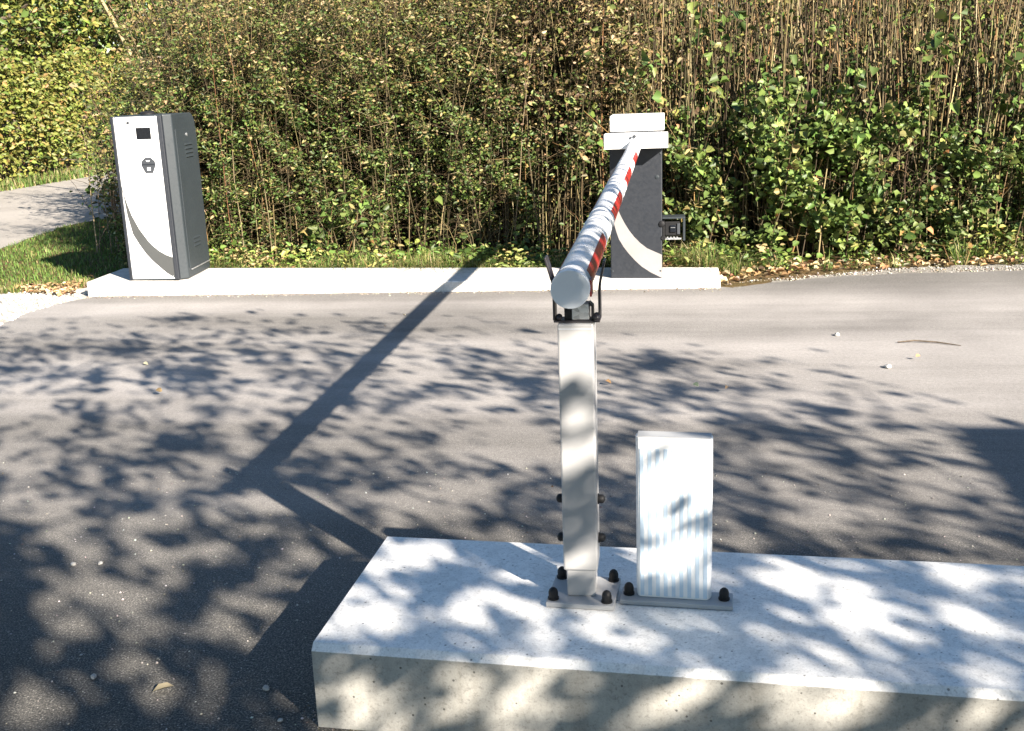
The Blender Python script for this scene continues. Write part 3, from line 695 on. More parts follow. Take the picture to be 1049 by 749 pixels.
def foliage(base, n_per, spread, size, asp, pal_lo, pal_hi, zmix, axis_down=.2, fold=.25, face=(.28, -.45, .55)):
    i = rng.integers(0, len(base), n_per); c = base[i]+rng.normal(0, spread, (n_per, 3))*np.array([1, 1, .8])
    c[:, 2] = np.maximum(c[:, 2], .01)
    f_ = .45/max(size, .03)*.06
    g = (np.sin(c[:,0]*9.1*f_*2+np.sin(c[:,2]*7*f_*2)*1.7)+np.sin(c[:,2]*11.3*f_*2+c[:,1]*5+np.sin(c[:,0]*6.1*f_*2)*1.9)+np.sin(c[:,0]*23*f_+c[:,2]*17*f_+c[:,1]*9))/3
    kp = (g+rng.normal(0,.2,n_per)) > -.10
    for (hx_,hy_,hz_,rx_,ry_,rz_) in HOLES:
        d_ = ((c[:,0]-hx_)/rx_)**2+((c[:,1]-hy_)/ry_)**2+((c[:,2]-hz_)/rz_)**2
        kp &= d_ > 1+rng.normal(0,.35,n_per)
    c = c[kp]; n_per = len(c)
    fold = rng.uniform(.1, .6, n_per)[:, None]; a = rng.uniform(0, 6.28, n_per); ax = np.stack([np.cos(a), np.sin(a), rng.normal(-axis_down, .4, n_per)], -1)
    nr = rng.normal(0, .75, (n_per, 3))+np.array(face)
    L = size*np.clip(rng.lognormal(-.05, .38, n_per), .35, 1.6)
    V, F = leaf_arrays(c, ax, nr, L, L*asp*rng.uniform(.7, 1.25, n_per), fold, rng.uniform(-.1,.5,(n_per,1)))
    lo, hi = pick(pal_lo, n_per), pick(pal_hi, n_per)
    f = np.clip((c[:, 2]-zmix[0])/(zmix[1]-zmix[0])+rng.normal(0, .25, n_per), 0, 1) > rng.random(n_per)
    return V, F, np.repeat(np.where(f[:, None], hi, lo), 6, 0)
def shrub(name, label, cat, xr, yr, hf, nst, r0, lean, curve, ntw, Ltw, nl, size, asp, pl, ph, zmix, stem_pal, spread=.05, t0=.1, bias=1., group=None, kind=None, tw_only=.6, k=6):
    T = thing(name, ((xr[0]+xr[1])/2, (yr[0]+yr[1])/2, 0), label, cat, group)
    Pp, R = stems_np(xr, yr, nst, hf, r0, lean, curve, k)
    V, Q = tubes_np(Pp, R); C = np.repeat(pick(stem_pal, nst, .25), k*3, 0)
    tag(np_mesh('stems', V, [Q], M['stem'], T, C), kind='stuff')
    base, _ = along(Pp, max(1, int(nl*(1-tw_only))//2+1), t0, 1., bias)
    if ntw:
        Tp, TR = twigs_np(Pp, ntw, Ltw, r0*.38, t0, 1.)
        V, Q = tubes_np(Tp, TR); tag(np_mesh('twigs', V, [Q], M['stem'], T, np.repeat(pick(stem_pal, ntw, .25), 12, 0)), kind='stuff')
        b2, _ = along(Tp, max(1, int(nl*tw_only)//2+1), .2, 1.); base = np.concatenate([base, b2])
    V, F, C = foliage(base, nl, spread, size, asp, pl, ph, zmix)
    tag(np_mesh('foliage', V, [F], M['leaf'], T, C), kind='stuff')
    return T
OLIVE = [((.056,.095,.022),4),((.085,.13,.028),4),((.135,.165,.04),3),((.04,.06,.016),3),((.20,.175,.06),1.4),((.26,.19,.09),.7),((.12,.09,.045),1.0)]
GOLD = [((.17,.14,.05),4),((.105,.115,.03),5),((.24,.18,.08),2.5),((.07,.092,.023),4),((.32,.25,.13),1),((.12,.085,.04),.9)]
BRIGHT = [((.10,.15,.032),4),((.135,.185,.045),4),((.075,.12,.027),4),((.19,.225,.06),1.5),((.05,.085,.02),3),((.24,.21,.08),.7)]
MID = [((.07,.11,.026),4),((.10,.14,.036),4),((.05,.08,.02),4),((.15,.175,.055),1.6),((.28,.22,.08),.7),((.33,.17,.06),.25)]
BROWN = [((.16,.115,.055),4),((.24,.17,.08),3),((.09,.062,.034),3),((.15,.145,.045),3),((.32,.25,.13),1.2),((.10,.125,.03),2.5)]
WOOD = [((.125,.095,.048),4),((.18,.145,.075),2.5),((.065,.05,.028),6),((.33,.27,.16),.25),((.20,.12,.05),.8)]
DARKW = [((.10,.075,.05),4),((.16,.12,.08),3),((.24,.18,.12),1)]
YEL = [((.135,.145,.034),4),((.195,.185,.045),3),((.14,.17,.032),4),((.09,.12,.025),3),((.32,.27,.08),1),((.22,.14,.05),.8)]
flat = lambda h, a=0: (lambda x, y: np.full(len(x), h)*(1+a*np.sin(x*5.1+y*3)))

# front row, from the pillar to the right end
shrub('shrub', 'fine-leaved olive shrub rising behind the ticket pillar', 'shrub', (-4.25,-3.3), (8.0,9.2), lambda x, y: np.clip(1.25+.75*(x+4.3)+.2*(y-8), .8, 2.4), 150, .0045, .14, .12, 3600, .26, 66000, .027, .5, OLIVE, GOLD, (.9,2.1), WOOD, .045, .08)
shrub('shrub', 'small-leaved dusty green shrub just right of the ticket pillar', 'shrub', (-3.6,-2.35), (7.85,9.4), flat(2.25,.08), 150, .0045, .14, .12, 4200, .26, 98000, .026, .5, OLIVE, GOLD, (1.0,2.2), WOOD, .045, .06)
shrub('shrub', 'golden-topped shrub with dark gaps low down left of the boom\'s shadow', 'shrub', (-2.4,-1.15), (7.95,9.4), flat(2.35,.06), 150, .0045, .14, .12, 4200, .26, 90000, .027, .52, OLIVE, GOLD, (.9,2.0), WOOD, .045, .10)
shrub('shrub', 'green and brown mixed shrub directly behind the tip of the boom', 'shrub', (-1.2,-.1), (7.95,9.4), flat(2.4,.06), 130, .005, .12, .10, 3200, .24, 70000, .031, .6, MID, BROWN, (.55,1.35), WOOD, .05, .08)
shrub('bramble', 'leafy green bramble between the cabinet and the brightest bush', 'bramble', (.0,.75), (7.95,8.8), flat(1.15,.12), 60, .005, .25, .2, 620, .22, 11500, .042, .85, MID, BRIGHT, (.2,1.), WOOD, .06, .05)
shrub('bramble', 'bright green broad-leaved bush, the fullest on the right of the cabinet', 'bramble', (.72,1.45), (7.85,8.6), lambda x, y: 1.22-1.5*(x-1.08)**2, 60, .005, .22, .2, 480, .24, 11000, .046, .9, BRIGHT, BRIGHT, (.2,1.), WOOD, .06, .12)
shrub('bramble', 'round-leaved green bush at the right edge under the bare stalks', 'bramble', (1.4,2.75), (7.95,8.9), lambda x, y: .72+.28*(x-1.4), 90, .005, .22, .2, 760, .22, 18000, .037, .9, MID, BRIGHT, (.2,1.), WOOD, .06, .08)
shrub('bramble', 'dense leafy bush continuing the thicket at the far right', 'bramble', (2.7,6.2), (8.1,9.2), flat(1.1,.2), 150, .005, .22, .2, 900, .24, 6000, .058, .8, MID, BRIGHT, (.2,1.), WOOD, .06, .08)
shrub('bramble', 'low clump of larger green leaves in front of the dark hollow left of the boom', 'bramble', (-2.62,-2.15), (7.72,7.98), flat(.62,.1), 22, .004, .2, .2, 130, .16, 620, .050, .6, MID, BRIGHT, (.1,.6), WOOD, .05, .1)
shrub('bramble', 'small bright-leaved bramble beside the cabinet\'s dark shadow', 'bramble', (-1.62,-1.05), (7.72,8.0), flat(.5,.2), 20, .004, .25, .2, 110, .16, 560, .050, .7, MID, BRIGHT, (.1,.5), WOOD, .05, .1)
shrub('climbing_vine', 'sparse pale green vine leaves climbing the stalks above the cabinet', 'vine', (-.3,1.0), (8.0,8.4), flat(2.0,.1), 12, .004, .10, .12, 60, .2, 420, .060, .85, BRIGHT, BRIGHT, (.2,1.), WOOD, .05, .35)
shrub('climbing_vine', 'sparse vine leaves climbing the bare stalks at the right edge', 'vine', (1.1,2.9), (8.0,8.4), flat(1.75,.1), 18, .004, .14, .12, 80, .2, 520, .062, .85, BRIGHT, BRIGHT, (.2,1.), WOOD, .06, .45)
# upright dry stalks: one uncountable mass
def stalks(name, n, xr, yr, hf, r0, lean, curve, pal, nl, lsz, lpal, label, lt0=.2, k=6, ntw=0):
    Pp, R = stems_np(xr, yr, n, hf, r0, lean, curve, k)
    Vs, Qs = tubes_np(Pp, R); Cs = np.repeat(pick(pal, n, .3), k*3, 0); nv = len(Vs)
    if ntw:
        Tp, TR = twigs_np(Pp, ntw, .22, r0*.4, .35, 1., 1.2)
        V2, Q2 = tubes_np(Tp, TR); Vs = np.concatenate([Vs, V2]); Qs = np.concatenate([Qs, Q2+nv]); Cs = np.concatenate([Cs, np.repeat(pick(pal, ntw, .3), 12, 0)]); nv = len(Vs)
    b, _ = along(Pp, nl, lt0, 1., .8)
    V, F, C = foliage(b, nl, .045, lsz, .5, lpal, lpal, (0, 1), .6, .5)
    return tag(np_mesh(name, np.concatenate([Vs, V]), [Qs, F+nv], M['stem'], None, np.concatenate([Cs, C])), label, 'dry stalks', kind='stuff')
stalks('dry_stalks', 2300, (-1.0,4.6), (8.15,10.4), lambda x, y: 2.25+.12*(y-8)+.1*np.sin(x*4), .0070, .07, .05, WOOD, 46000, .038, BROWN+OLIVE[:3]+GOLD[:1], 'dense upright brown stalks with withered leaves filling the thicket on the right', .25, ntw=2600)
stalks('dry_stalks', 900, (-4.5,-.8), (9.2,11.2), lambda x, y: 2.2+.35*np.clip(x+4.5,0,1)+.1*np.sin(x*3), .0055, .10, .08, WOOD, 30000, .038, GOLD+BROWN[:2], 'thin brown stalks with golden withered leaves deep in the thicket on the left', .3, ntw=2200)
# a few pale poles that stand out
for (a, b, r, lb) in (((-6.44,13,1.78),(-7.10,13.2,3.04),.034,'pale grey limb slanting up at the top left behind the hedge end'),
                      ((1.30,8.5,.55),(1.68,8.5,2.3),.010,'long pale leaning stem crossing the thicket above the brightest bush'),
                      ((1.72,8.45,.8),(2.13,8.5,2.0),.009,'pale leaning stem in the gap right of the brightest bush'),
                      ((2.32,8.3,1.1),(2.46,8.3,2.2),.008,'straight pale stem standing near the right edge of the thicket'),
                      ((.13,8.3,.3),(.17,8.3,1.9),.009,'tan upright stem rising just behind the cabinet'),
                      ((-.28,8.2,.7),(-.46,8.2,2.1),.006,'orange-brown slanting stem behind the white cabinet head')):
    T = thing('bare_stem', (a[0], a[1], 0), lb, 'stem', 'pale bare stems standing out of the thicket')
    p0 = Vector(a); p1 = Vector(b); g0 = Vector((a[0]-(b[0]-a[0])*a[2]/(b[2]-a[2]), a[1], -.02))
    t = MB(); pp = [g0, p0, p0.lerp(p1,.35)+Vector((.012,0,0)), p0.lerp(p1,.7)-Vector((.01,0,0)), p1]
    t.tube(pp, [r*.75, r*.7, r*.62, r*.5, r*.3], 6)
    me_o = t.build('stem', M['stem'], T)
    ca_ = me_o.data.color_attributes.new('tint', 'FLOAT_COLOR', 'POINT'); cc = np.tile(np.array([.30,.235,.13,1], np.float32), (len(me_o.data.vertices),1)); ca_.data.foreach_set('color', cc.ravel())
    b_ = np.array([p0.lerp(p1, f) for f in np.linspace(.3,1,14)]); V, F, C = foliage(b_, 12, .05, .05, .7, BRIGHT, BROWN, (0,3))
    np_mesh('leaves', V, [F], M['leaf'], T, C)
# second row
for i, (xa, xb, ya, yb, h, lb) in enumerate(((-5.2,-3.0,10.6,12.6,2.9,'tall twiggy shrub behind the thicket on the left'),(-3.2,-.2,10.6,12.6,3.4,'tall twiggy shrub behind the thicket in the middle'),
                                             (-.4,2.6,10.6,12.6,3.3,'tall brown shrub behind the dry stalks'),(2.4,6.5,10.6,12.8,3.3,'tall brown shrub behind the far right stalks'))):
    shrub('tall_shrub', lb, 'shrub', (xa,xb), (ya,yb), flat(h,.1), 240, .009, .10, .10, 1500, .4, 20000, .055, .55, OLIVE if i < 2 else BROWN+OLIVE[:2], GOLD if i < 2 else BROWN, (1.,2.4), DARKW, .08, .15)
shrub('overhanging_shrub', 'thin dark twiggy shrub leaning over the path left of the ticket pillar', 'shrub', (-4.95,-4.45), (8.7,9.6), flat(.85,.2), 22, .006, .18, .2, 150, .25, 520, .032, .5, OLIVE, OLIVE, (.5,1.), DARKW, .04, .3)
shrub('shrub', 'olive shrub lining the right side of the path behind the pillar', 'shrub', (-6.0,-4.9), (11,17), lambda x, y: 1.5+.12*(y-11), 260, .008, .12, .12, 1700, .4, 20000, .060, .55, OLIVE, GOLD, (.8,2.3), DARKW, .08, .05)

# clipped hedge beyond the path
T = thing('hedge', (-11.2, 20, 0), 'long clipped yellow-green hedge beyond the side path', 'hedge')
n = 46000
y = rng.uniform(12.5, 32, n)**1.0; hh = 2.05+.12*np.sin(y*1.3)+.06*np.sin(y*4.1)
zf = rng.random(n)**.85; z = zf*hh; face = -10.25-.06*(y-16)-.05*np.maximum(y-18,0)+.10*np.sin(y*2.1+z*3)+.07*np.sin(y*6.3-z*5)
dep = np.abs(rng.normal(0,.28,n)); x = face-dep-.15*(z/hh)**4
low = rng.random(n) > np.clip((.45-z)/.5, 0, .85)
x, y, z = x[low], y[low], z[low]; n = len(x)
a = rng.uniform(0,6.28,n); ax = np.stack([np.cos(a), np.sin(a), rng.normal(-.3,.4,n)], -1); nr = rng.normal(0,.6,(n,3))+np.array([.6,-.3,.5])
L = .085*rng.uniform(.6,1.3,n); V, F = leaf_arrays(np.stack([x,y,z],-1), ax, nr, L, L*.6, .25, .2)
tag(np_mesh('foliage', V, [F], M['leaf'], T, np.repeat(pick(YEL, n), 6, 0)), kind='stuff')
Pp, R = stems_np((-11.6,-10.6), (12.5,32), 420, flat(1.9), .016, .08, .06)
Pp[..., 0] -= .07*np.maximum(Pp[..., 1]-16, 0)
V, Q = tubes_np(Pp, R); tag(np_mesh('stems', V, [Q], M['stem'], T, np.repeat(pick(DARKW, 420), 18, 0)), kind='stuff')

# ================================================================== trees
def tree(label, base, h, rad, zc, nl, size, pal, seed, bark=None, limbs=14, name='tree', trunk_r=.14, gaps=.35, leanx=0):
    T = thing(name, (*base, 0), label, 'tree', 'trees growing behind the thicket')
    r_ = random.Random(seed); t = MB(); top = Vector((base[0]+leanx, base[1], h*.62))
    b0 = Vector((*base, -.1)); k = [b0.lerp(top, f)+Vector((r_.uniform(-.12,.12), r_.uniform(-.12,.12), 0))*(f > 0) for f in (0,.25,.5,.75,1)]
    t.tube(k, [trunk_r*1.25, trunk_r, trunk_r*.85, trunk_r*.7, trunk_r*.5], 9); ends = []
    for i in range(limbs):
        f = r_.uniform(.25, 1); st = b0.lerp(top, f); q = r_.uniform(0, 6.28); el_ = r_.uniform(.05, .9)
        L_ = rad*r_.uniform(.7, 1.1); d = Vector((math.cos(q)*math.cos(el_), math.sin(q)*math.cos(el_), math.sin(el_)))
        e = st+d*L_; mid = st.lerp(e, .5)+Vector((r_.uniform(-.2,.2), r_.uniform(-.2,.2), r_.uniform(-.1,.3)))
        t.tube([st, mid, e], [trunk_r*.35, trunk_r*.22, trunk_r*.07], 6); ends += [mid.lerp(e, u) for u in (.3,.6,.85,1)]
        for _ in range(3):
            s0 = mid.lerp(e, r_.uniform(0,.9)); e2 = s0+Vector((r_.uniform(-1,1), r_.uniform(-1,1), r_.uniform(-.3,.8)))*rad*.32
            t.tube([s0, s0.lerp(e2,.5)+Vector((0,0,.05)), e2], [trunk_r*.13, trunk_r*.09, trunk_r*.03], 5); ends += [s0.lerp(e2, .6), e2]
    t.build('trunk', bark or M['bark'], T, smooth=True)
    E = np.array([tuple(e) for e in ends]); E = E[E[:, 2] > .5]
    keep = rng.random(len(E)) > gaps*.4; E = E[keep]
    V, F, C = foliage(E, nl, rad*.15, size, .6, pal, pal, (0,h), .3, .25)
    tag(np_mesh('crown', V, [F], M['leaf'], T, C), kind='stuff')
    return T
tree('yellow-green tree over the hedge at the far left', (-14.0,21.5), 6.5, 2.9, 3.5, 15000, .11, YEL+OLIVE[:2], 3, trunk_r=.12)
tree('yellow-green tree with a bare slanting limb behind the hedge end', (-10.2,25.0), 7.0, 3.0, 3.6, 15000, .12, YEL+OLIVE[:3], 5, trunk_r=.16, leanx=-1.2)
tree('dark-stemmed tree standing behind the left shrubs', (-6.6,19.5), 7.5, 1.7, 4.0, 5000, .10, OLIVE+GOLD[:2], 8, trunk_r=.20, limbs=12)
tree('olive tree in the second rank behind the middle of the thicket', (-2.5,18.0), 7, 2.8, 4.0, 12000, .10, OLIVE+GOLD, 9, trunk_r=.16)
tree('brownish tree behind the dry stalks on the right', (2.2,17.5), 7, 2.8, 4.0, 12000, .10, BROWN+OLIVE[:3], 12, trunk_r=.17)
tree('olive tree at the far right behind the thicket', (6.8,18.0), 7, 2.8, 4.0, 12000, .10, OLIVE+BROWN[:2], 14, trunk_r=.17)
tree('rusty-tinged tree far behind the hedge at the left', (-17.5,28), 8, 3.4, 4.2, 12000, .14, YEL+BROWN[:2], 21, trunk_r=.18)
# far-off wood closing the view
n = 42000
x = rng.uniform(-48, 34, n); y = 33+rng.random(n)*7+.012*(x+4)**2*.4; z = rng.random(n)*(8+1.5*np.sin(x*.55)+np.sin(x*1.7))
a = rng.uniform(0,6.28,n); ax = np.stack([np.cos(a), np.sin(a), rng.normal(-.2,.4,n)], -1); nr = rng.normal(0,.7,(n,3))+np.array([.3,-.6,.4])
L = .42*rng.uniform(.6,1.3,n); V, F = leaf_arrays(np.stack([x,y,z],-1), ax, nr, L, L*.6, .25, .2)
Pp, R = stems_np((-48,34), (34,39), 260, flat(7), .13, .05, .04); V2, Q2 = tubes_np(Pp, R)
tag(np_mesh('distant_wood', np.concatenate([V, V2]), [F, Q2+len(V)], M['leaf'], None, np.concatenate([np.repeat(pick(OLIVE+YEL[:3], n), 6, 0), np.repeat(pick(DARKW, 260), 18, 0)])), 'mass of olive woodland closing the view far behind the hedge', 'woodland', kind='stuff')

# ================================================================== tree on the sunny side, out of frame, throwing the dappled shade
BLOBS=[(-2.26,4.84,5.46,2.38,-0.02,4.11,1,1),(-2.84,5.37,6.92,3.44,0.07,7.47,1,1),(-2.48,4.2,13.12,7.13,-0.13,6.23,1,1),(-2.72,4.78,9.93,5.26,-0.04,7.85,1,1),(-3.39,5.29,12.65,7.61,0.09,11.45,1,1),(-3.28,4.89,18.92,11.86,-0.02,8.71,1,1),(-1.88,4.05,14,5.98,-0.26,10.79,1,1),(-1.88,3.84,7.32,3.29,-0.28,9.15,1,1),(-3.14,5.42,25.1,13.65,0.25,22.26,1,1),(-2.89,6.13,6.45,2.87,0.26,8.91,1,1),(-2.21,5.78,24.86,8.95,0.28,13.45,1,1),(-2.13,5.28,13.47,5.1,0.09,11.83,1,1),(-0.93,4.88,10.76,1.91,-0.03,9.34,1,1),(-1,4.61,17.31,3.48,-0.16,15.59,1,1),(-0.59,4.63,8.52,1,-0.05,5.09,1,1),(-0.91,4.06,14.04,2.9,-0.32,13.03,1,1),(-0.96,3.94,21.54,4.84,-0.47,16.54,1,1),(-0.6,3.66,14.12,2.13,-0.49,13.6,1,1),(-0.87,3.51,14.36,3.23,-0.58,14.48,1,1),(-0.76,3.32,33.69,6.96,-0.72,16.06,1,1),(-0.93,3.32,19.96,5.03,-0.71,15.91,1,1),(-1.7,5.97,12.39,3.34,0.2,7.63,1,1),(-1.66,5.24,14.96,4.45,0.08,12.15,1,1),(-0.94,5.33,14.18,2.35,0.15,16.01,1,1),(-1.35,4.86,21.08,5.44,-0.04,11.19,1,1),(-0.84,4.39,16.95,3,-0.28,17.16,1,1),(-0.58,4.07,25.76,3.36,-0.66,26.53,1,1),(-0.53,3.26,7.87,1.16,-0.27,5.72,1,1),(-0.41,3.63,19.24,2,-0.36,9.69,1,1),(-1.22,3.4,7.19,2.34,-0.27,6.44,1,1),(-0.07,5.08,6.41,0.09,0.01,4.35,1,1),(0.15,4.62,4.02,-0.12,-0.13,12.83,1,1),(0.01,4.46,9.49,-0.02,-0.17,11.36,1,1),(0.22,4.18,4.84,-0.23,-0.22,9.64,1,1),(0.66,4.29,7.85,-1.12,-0.18,9.32,1,1),(0.47,4.03,6.51,-0.7,-0.25,9.26,1,1),(0.61,3.73,5.54,-0.83,-0.21,5.96,1,1),(0.79,3.49,7.82,-1.6,-0.29,6.82,1,1),(0.49,3.48,12.87,-1.67,-0.52,12.22,1,1),(0.89,3.28,9.26,-2.27,-0.37,7.73,1,1),(0.2,3.28,16.56,-0.92,-0.35,7.4,1,1),(0.3,3.12,14.01,-1.22,-1.16,22.33,1,1),(0.68,2.99,9.92,-2.03,-1.03,18.43,1,1),(-0.19,3.48,17.9,0.89,-0.49,11.76,1,1),(-0.16,3.3,18.84,0.8,-0.45,9.68,1,1),(0.22,3.71,14.81,-0.82,-0.43,12.03,1,1),(0.98,3.15,18.37,-5.13,-0.58,11.24,1,1),(-0.23,4.25,14.93,0.74,-0.3,14.84,1,1),(-2.45,4.45,8.21,4.19,-0.08,5.63,0,1.5),(-2.12,4.21,8.76,4.08,-0.11,5.29,0,1.5),(-2.76,4.2,7.09,4.3,-0.05,2.6,0,1.5),(-2.17,3.83,7.89,4.1,-0.35,11.75,0,1.5),(-2.39,3.57,8.22,5.01,-0.24,6.46,0,1.5),(-2.05,3.44,24.36,13.2,-0.67,16.65,0,1.5),(-1.64,3.59,10.26,4.27,-0.38,10.39,0,1.5),(-1.76,4.04,14.14,5.66,-0.27,10.88,0,1.5),(-1.59,3.8,19.64,7.5,-0.54,17.16,0,1.5),(-1.82,4.42,8.57,3.27,-0.1,6.44,0,1.5),(-1.55,4.05,27.02,9.5,-0.27,10.95,0,1.5),(-2.03,4.89,7.79,3.01,-0.02,7.69,0,1.5),(-2.64,4.93,13.9,6.94,-0.01,7.47,0,1.5),(-2.98,5.04,11.05,6.11,0.01,8.32,0,1.5),(-1.38,3.6,45.11,15.69,-0.7,19.03,0,1.5),(-1.19,4.86,7.1,1.62,-0.02,5.52,0,1.5),(-1.19,4.11,8.21,2.19,-0.2,8.36,0,1.5),(-0.7,3.99,8.68,1.41,-0.13,4.94,0,1.5),(-0.49,3.8,9.19,1.08,-0.18,5.45,0,1.5),(-0.81,4.39,16.98,2.9,-0.22,13.69,0,1.5),(-1.24,3.81,13.05,3.88,-0.38,12.3,0,1.5),(-0.62,4.2,11.38,1.54,-0.23,10.61,0,1.5),(0.33,3.76,9.85,-0.79,-0.32,9.41,0,1.5),(0.52,3.63,12.36,-1.6,-0.64,17.01,0,1.5),(0.89,3.57,9.52,-2.17,-0.35,8.81,0,1.5),(0.76,3.91,11.73,-2.09,-0.34,11.18,0,1.5),(0.09,4.23,10.42,-0.2,-0.4,18.99,0,1.5),(-0.17,3.7,16.99,0.72,-0.33,9.47,0,1.5),(-1.75,3.42,13.76,6.38,-0.38,9.17,0,1.7),(-1.58,3.42,25.33,10.63,-0.71,17.19,0,1.7),(-2.18,3.27,16.23,9.79,-0.8,17.99,0,1.7),(-2.05,3.19,17.72,10.25,-0.66,14.04,0,1.7),(-1.35,3.25,24.58,9.17,-0.75,16.17,0,1.7),(-1.99,3.1,10.79,6.22,-0.34,6.81,0,1.7),(-2.19,3.15,28.3,17.71,-0.68,14.25,0,1.7),(-1.69,3.01,17.97,9.05,-0.55,10.47,0,1.7),(-1.51,2.8,14.26,6.82,-0.69,11.94,0,1.7),(-1.73,2.82,15.99,8.74,-1,17.59,0,1.7),(-1.6,3.12,22.97,10.61,-0.45,9.08,0,1.7),(-1.49,3.19,22.82,9.6,-0.69,14.52,0,1.7),(-1.39,2.88,12.96,5.57,-0.77,13.8,0,1.7),(-1.3,3.2,15.02,5.52,-0.7,14.59,0,1.7),(-1.29,3.01,18.55,7.1,-1.37,26.04,0,1.7),(-1.65,2.63,14.77,8.17,-0.75,12.11,0,1.7),(-1.51,2.58,12.48,6.45,-1.06,16.52,0,1.7),(-1.42,2.52,21.04,10.39,-0.93,14.27,0,1.7),(-1.52,2.39,20.52,11.42,-0.99,14.32,0,1.7),(-1.64,2.47,22.24,12.95,-1.06,15.92,0,1.7),(-1.33,2.35,29.3,14.47,-1.72,24.46,0,1.7),(-1.28,2.37,34.56,16.19,-1.93,27.65,0,1.7),(-1.39,2.62,26.81,12.56,-1.28,20.33,0,1.7),(-1.14,2.56,21.38,8.38,-1.4,21.5,0,1.7),(-1.12,2.41,20.07,8.12,-1.18,17.17,0,1.7),(-1.04,2.51,21.92,7.97,-1.49,22.37,0,1.7),(-1.01,2.32,44.11,16.75,-1.62,22.66,0,1.7),(-1.06,2.83,16.9,5.63,-0.93,16.16,0,1.7),(-1.09,2.66,27.22,9.83,-1.68,27.02,0,1.7),(-1.28,2.21,25.07,12.55,-1.78,24.08,0,1.7),(-1.14,2.15,27.72,12.62,-1.94,25.48,0,1.7),(-1.17,2.09,32.57,15.58,-2.67,34.35,0,1.7),(-1.02,2.05,31.16,13.28,-2.19,27.76,0,1.7),(-1.45,2.05,24.43,14.72,-1.87,23.97,0,1.7),(-1.36,1.96,21.67,12.77,-1.6,19.88,0,1.7),(-1.42,1.94,27.09,16.78,-2.12,26.24,0,1.7),(-0.74,3.31,12.73,2.56,-0.25,5.5,0,1.7),(-0.87,3.3,17.8,4.23,-0.57,12.51,0,1.7),(-0.64,3.4,15.02,2.57,-0.38,8.94,0,1.7),(-0.85,3.11,15.92,3.92,-0.79,15.66,0,1.7),(0.3,3.43,9.44,-0.76,-0.81,18.72,0,1.7),(0.58,3.27,10.1,-1.62,-0.6,12.36,0,1.7),(0.46,3.19,9.15,-1.18,-0.64,12.82,0,1.7),(0.81,3.14,17.29,-4.01,-0.7,13.48,0,1.7),(0.17,3.02,27.38,-1.4,-1.27,23.42,0,1.7),(-0.89,2.72,10.33,2.33,-0.68,11.95,0,0.8),(-0.89,2.41,17.95,4.55,-0.69,10.41,0,0.8),(-0.97,2.36,18.13,5.31,-1.06,15.56,0,0.8),(-0.72,2.38,18.55,3.47,-0.83,12.11,0,0.8),(-0.57,2.44,16.51,2.01,-1.3,19.45,0,0.8),(-0.46,2.35,19.37,1.58,-1.62,23.2,0,0.8),(-0.33,2.32,17.83,0.43,-1.72,24.14,0,0.8),(-0.41,2.4,23.86,1.37,-1.91,28.04,0,0.8),(-0.64,2.62,15.26,2.14,-1.24,20.52,0,0.8),(0.03,2.65,17.49,-1.92,-1.29,21.15,0,0.8),(0.14,2.48,12.04,-1.97,-1.12,16.79,0,0.8),(0.18,2.39,17.22,-3.23,-1.67,23.87,0,0.8),(-0.08,2.34,17,-1.35,-1.32,18.56,0,0.8),(-0,2.23,14.63,-1.74,-2.24,29.96,0,0.8),(0.19,2.55,21.88,-3.84,-2.25,34.9,0,0.8),(0.33,2.45,11.65,-2.8,-1.04,15.19,0,0.8),(0.38,2.65,12.79,-3.08,-0.92,14.93,0,0.8),(-0.22,2.41,27.02,-0.54,-2.59,37.89,0,0.8),(-0.11,2.65,20.42,-1.23,-1.66,27.17,0,0.8),(0.28,2.32,24.45,-5.67,-2.31,31.97,0,0.8),(0.34,2.22,25.88,-6.98,-2.69,35.39,0,0.8),(-0.12,2.5,31.66,-1.83,-2.34,35.6,0,0.8),(0.05,2.26,17.88,-2.5,-2.43,32.93,0,0.8),(-0.82,2.14,35.33,34.45,-1.23,21.81,0,0.9),(-0.68,2.05,12.8,12.55,-1.11,16.67,0,0.9),(-0.62,2.16,28.79,28.64,-1.57,28.47,0,0.9),(-0.46,2.07,20.85,20.85,-0.98,14.64,0,0.9),(-0.44,2.13,25.42,25.62,-1.04,17.55,0,0.9),(-0.35,2.04,29.35,29.58,-1.55,21.91,0,0.9),(-0.16,2.08,30.81,31.63,-1.02,15.09,0,0.9),(-0.12,2.13,13.92,14.4,-0.91,14.76,0,0.9),(-0.06,2.15,23.2,24.18,-1.3,21.93,0,0.9),(0.1,2.13,10.71,11.29,-0.81,12.77,0,0.9),(0.35,2.11,16.95,18.21,-1.26,18.71,0,0.9),(0.12,2.15,16.35,17.31,-1.36,22.32,0,0.9),(-0.11,2.07,18.7,19.28,-1.46,21.15,0,0.9),(-0.67,2.88,10,0,0,10,0,1),(-1.277,3.276,10,0,0,10,0,1),(-0.43,2.62,12,0,0,12,0,1),(-1.46,3.45,8,0,0,4,1,1)]
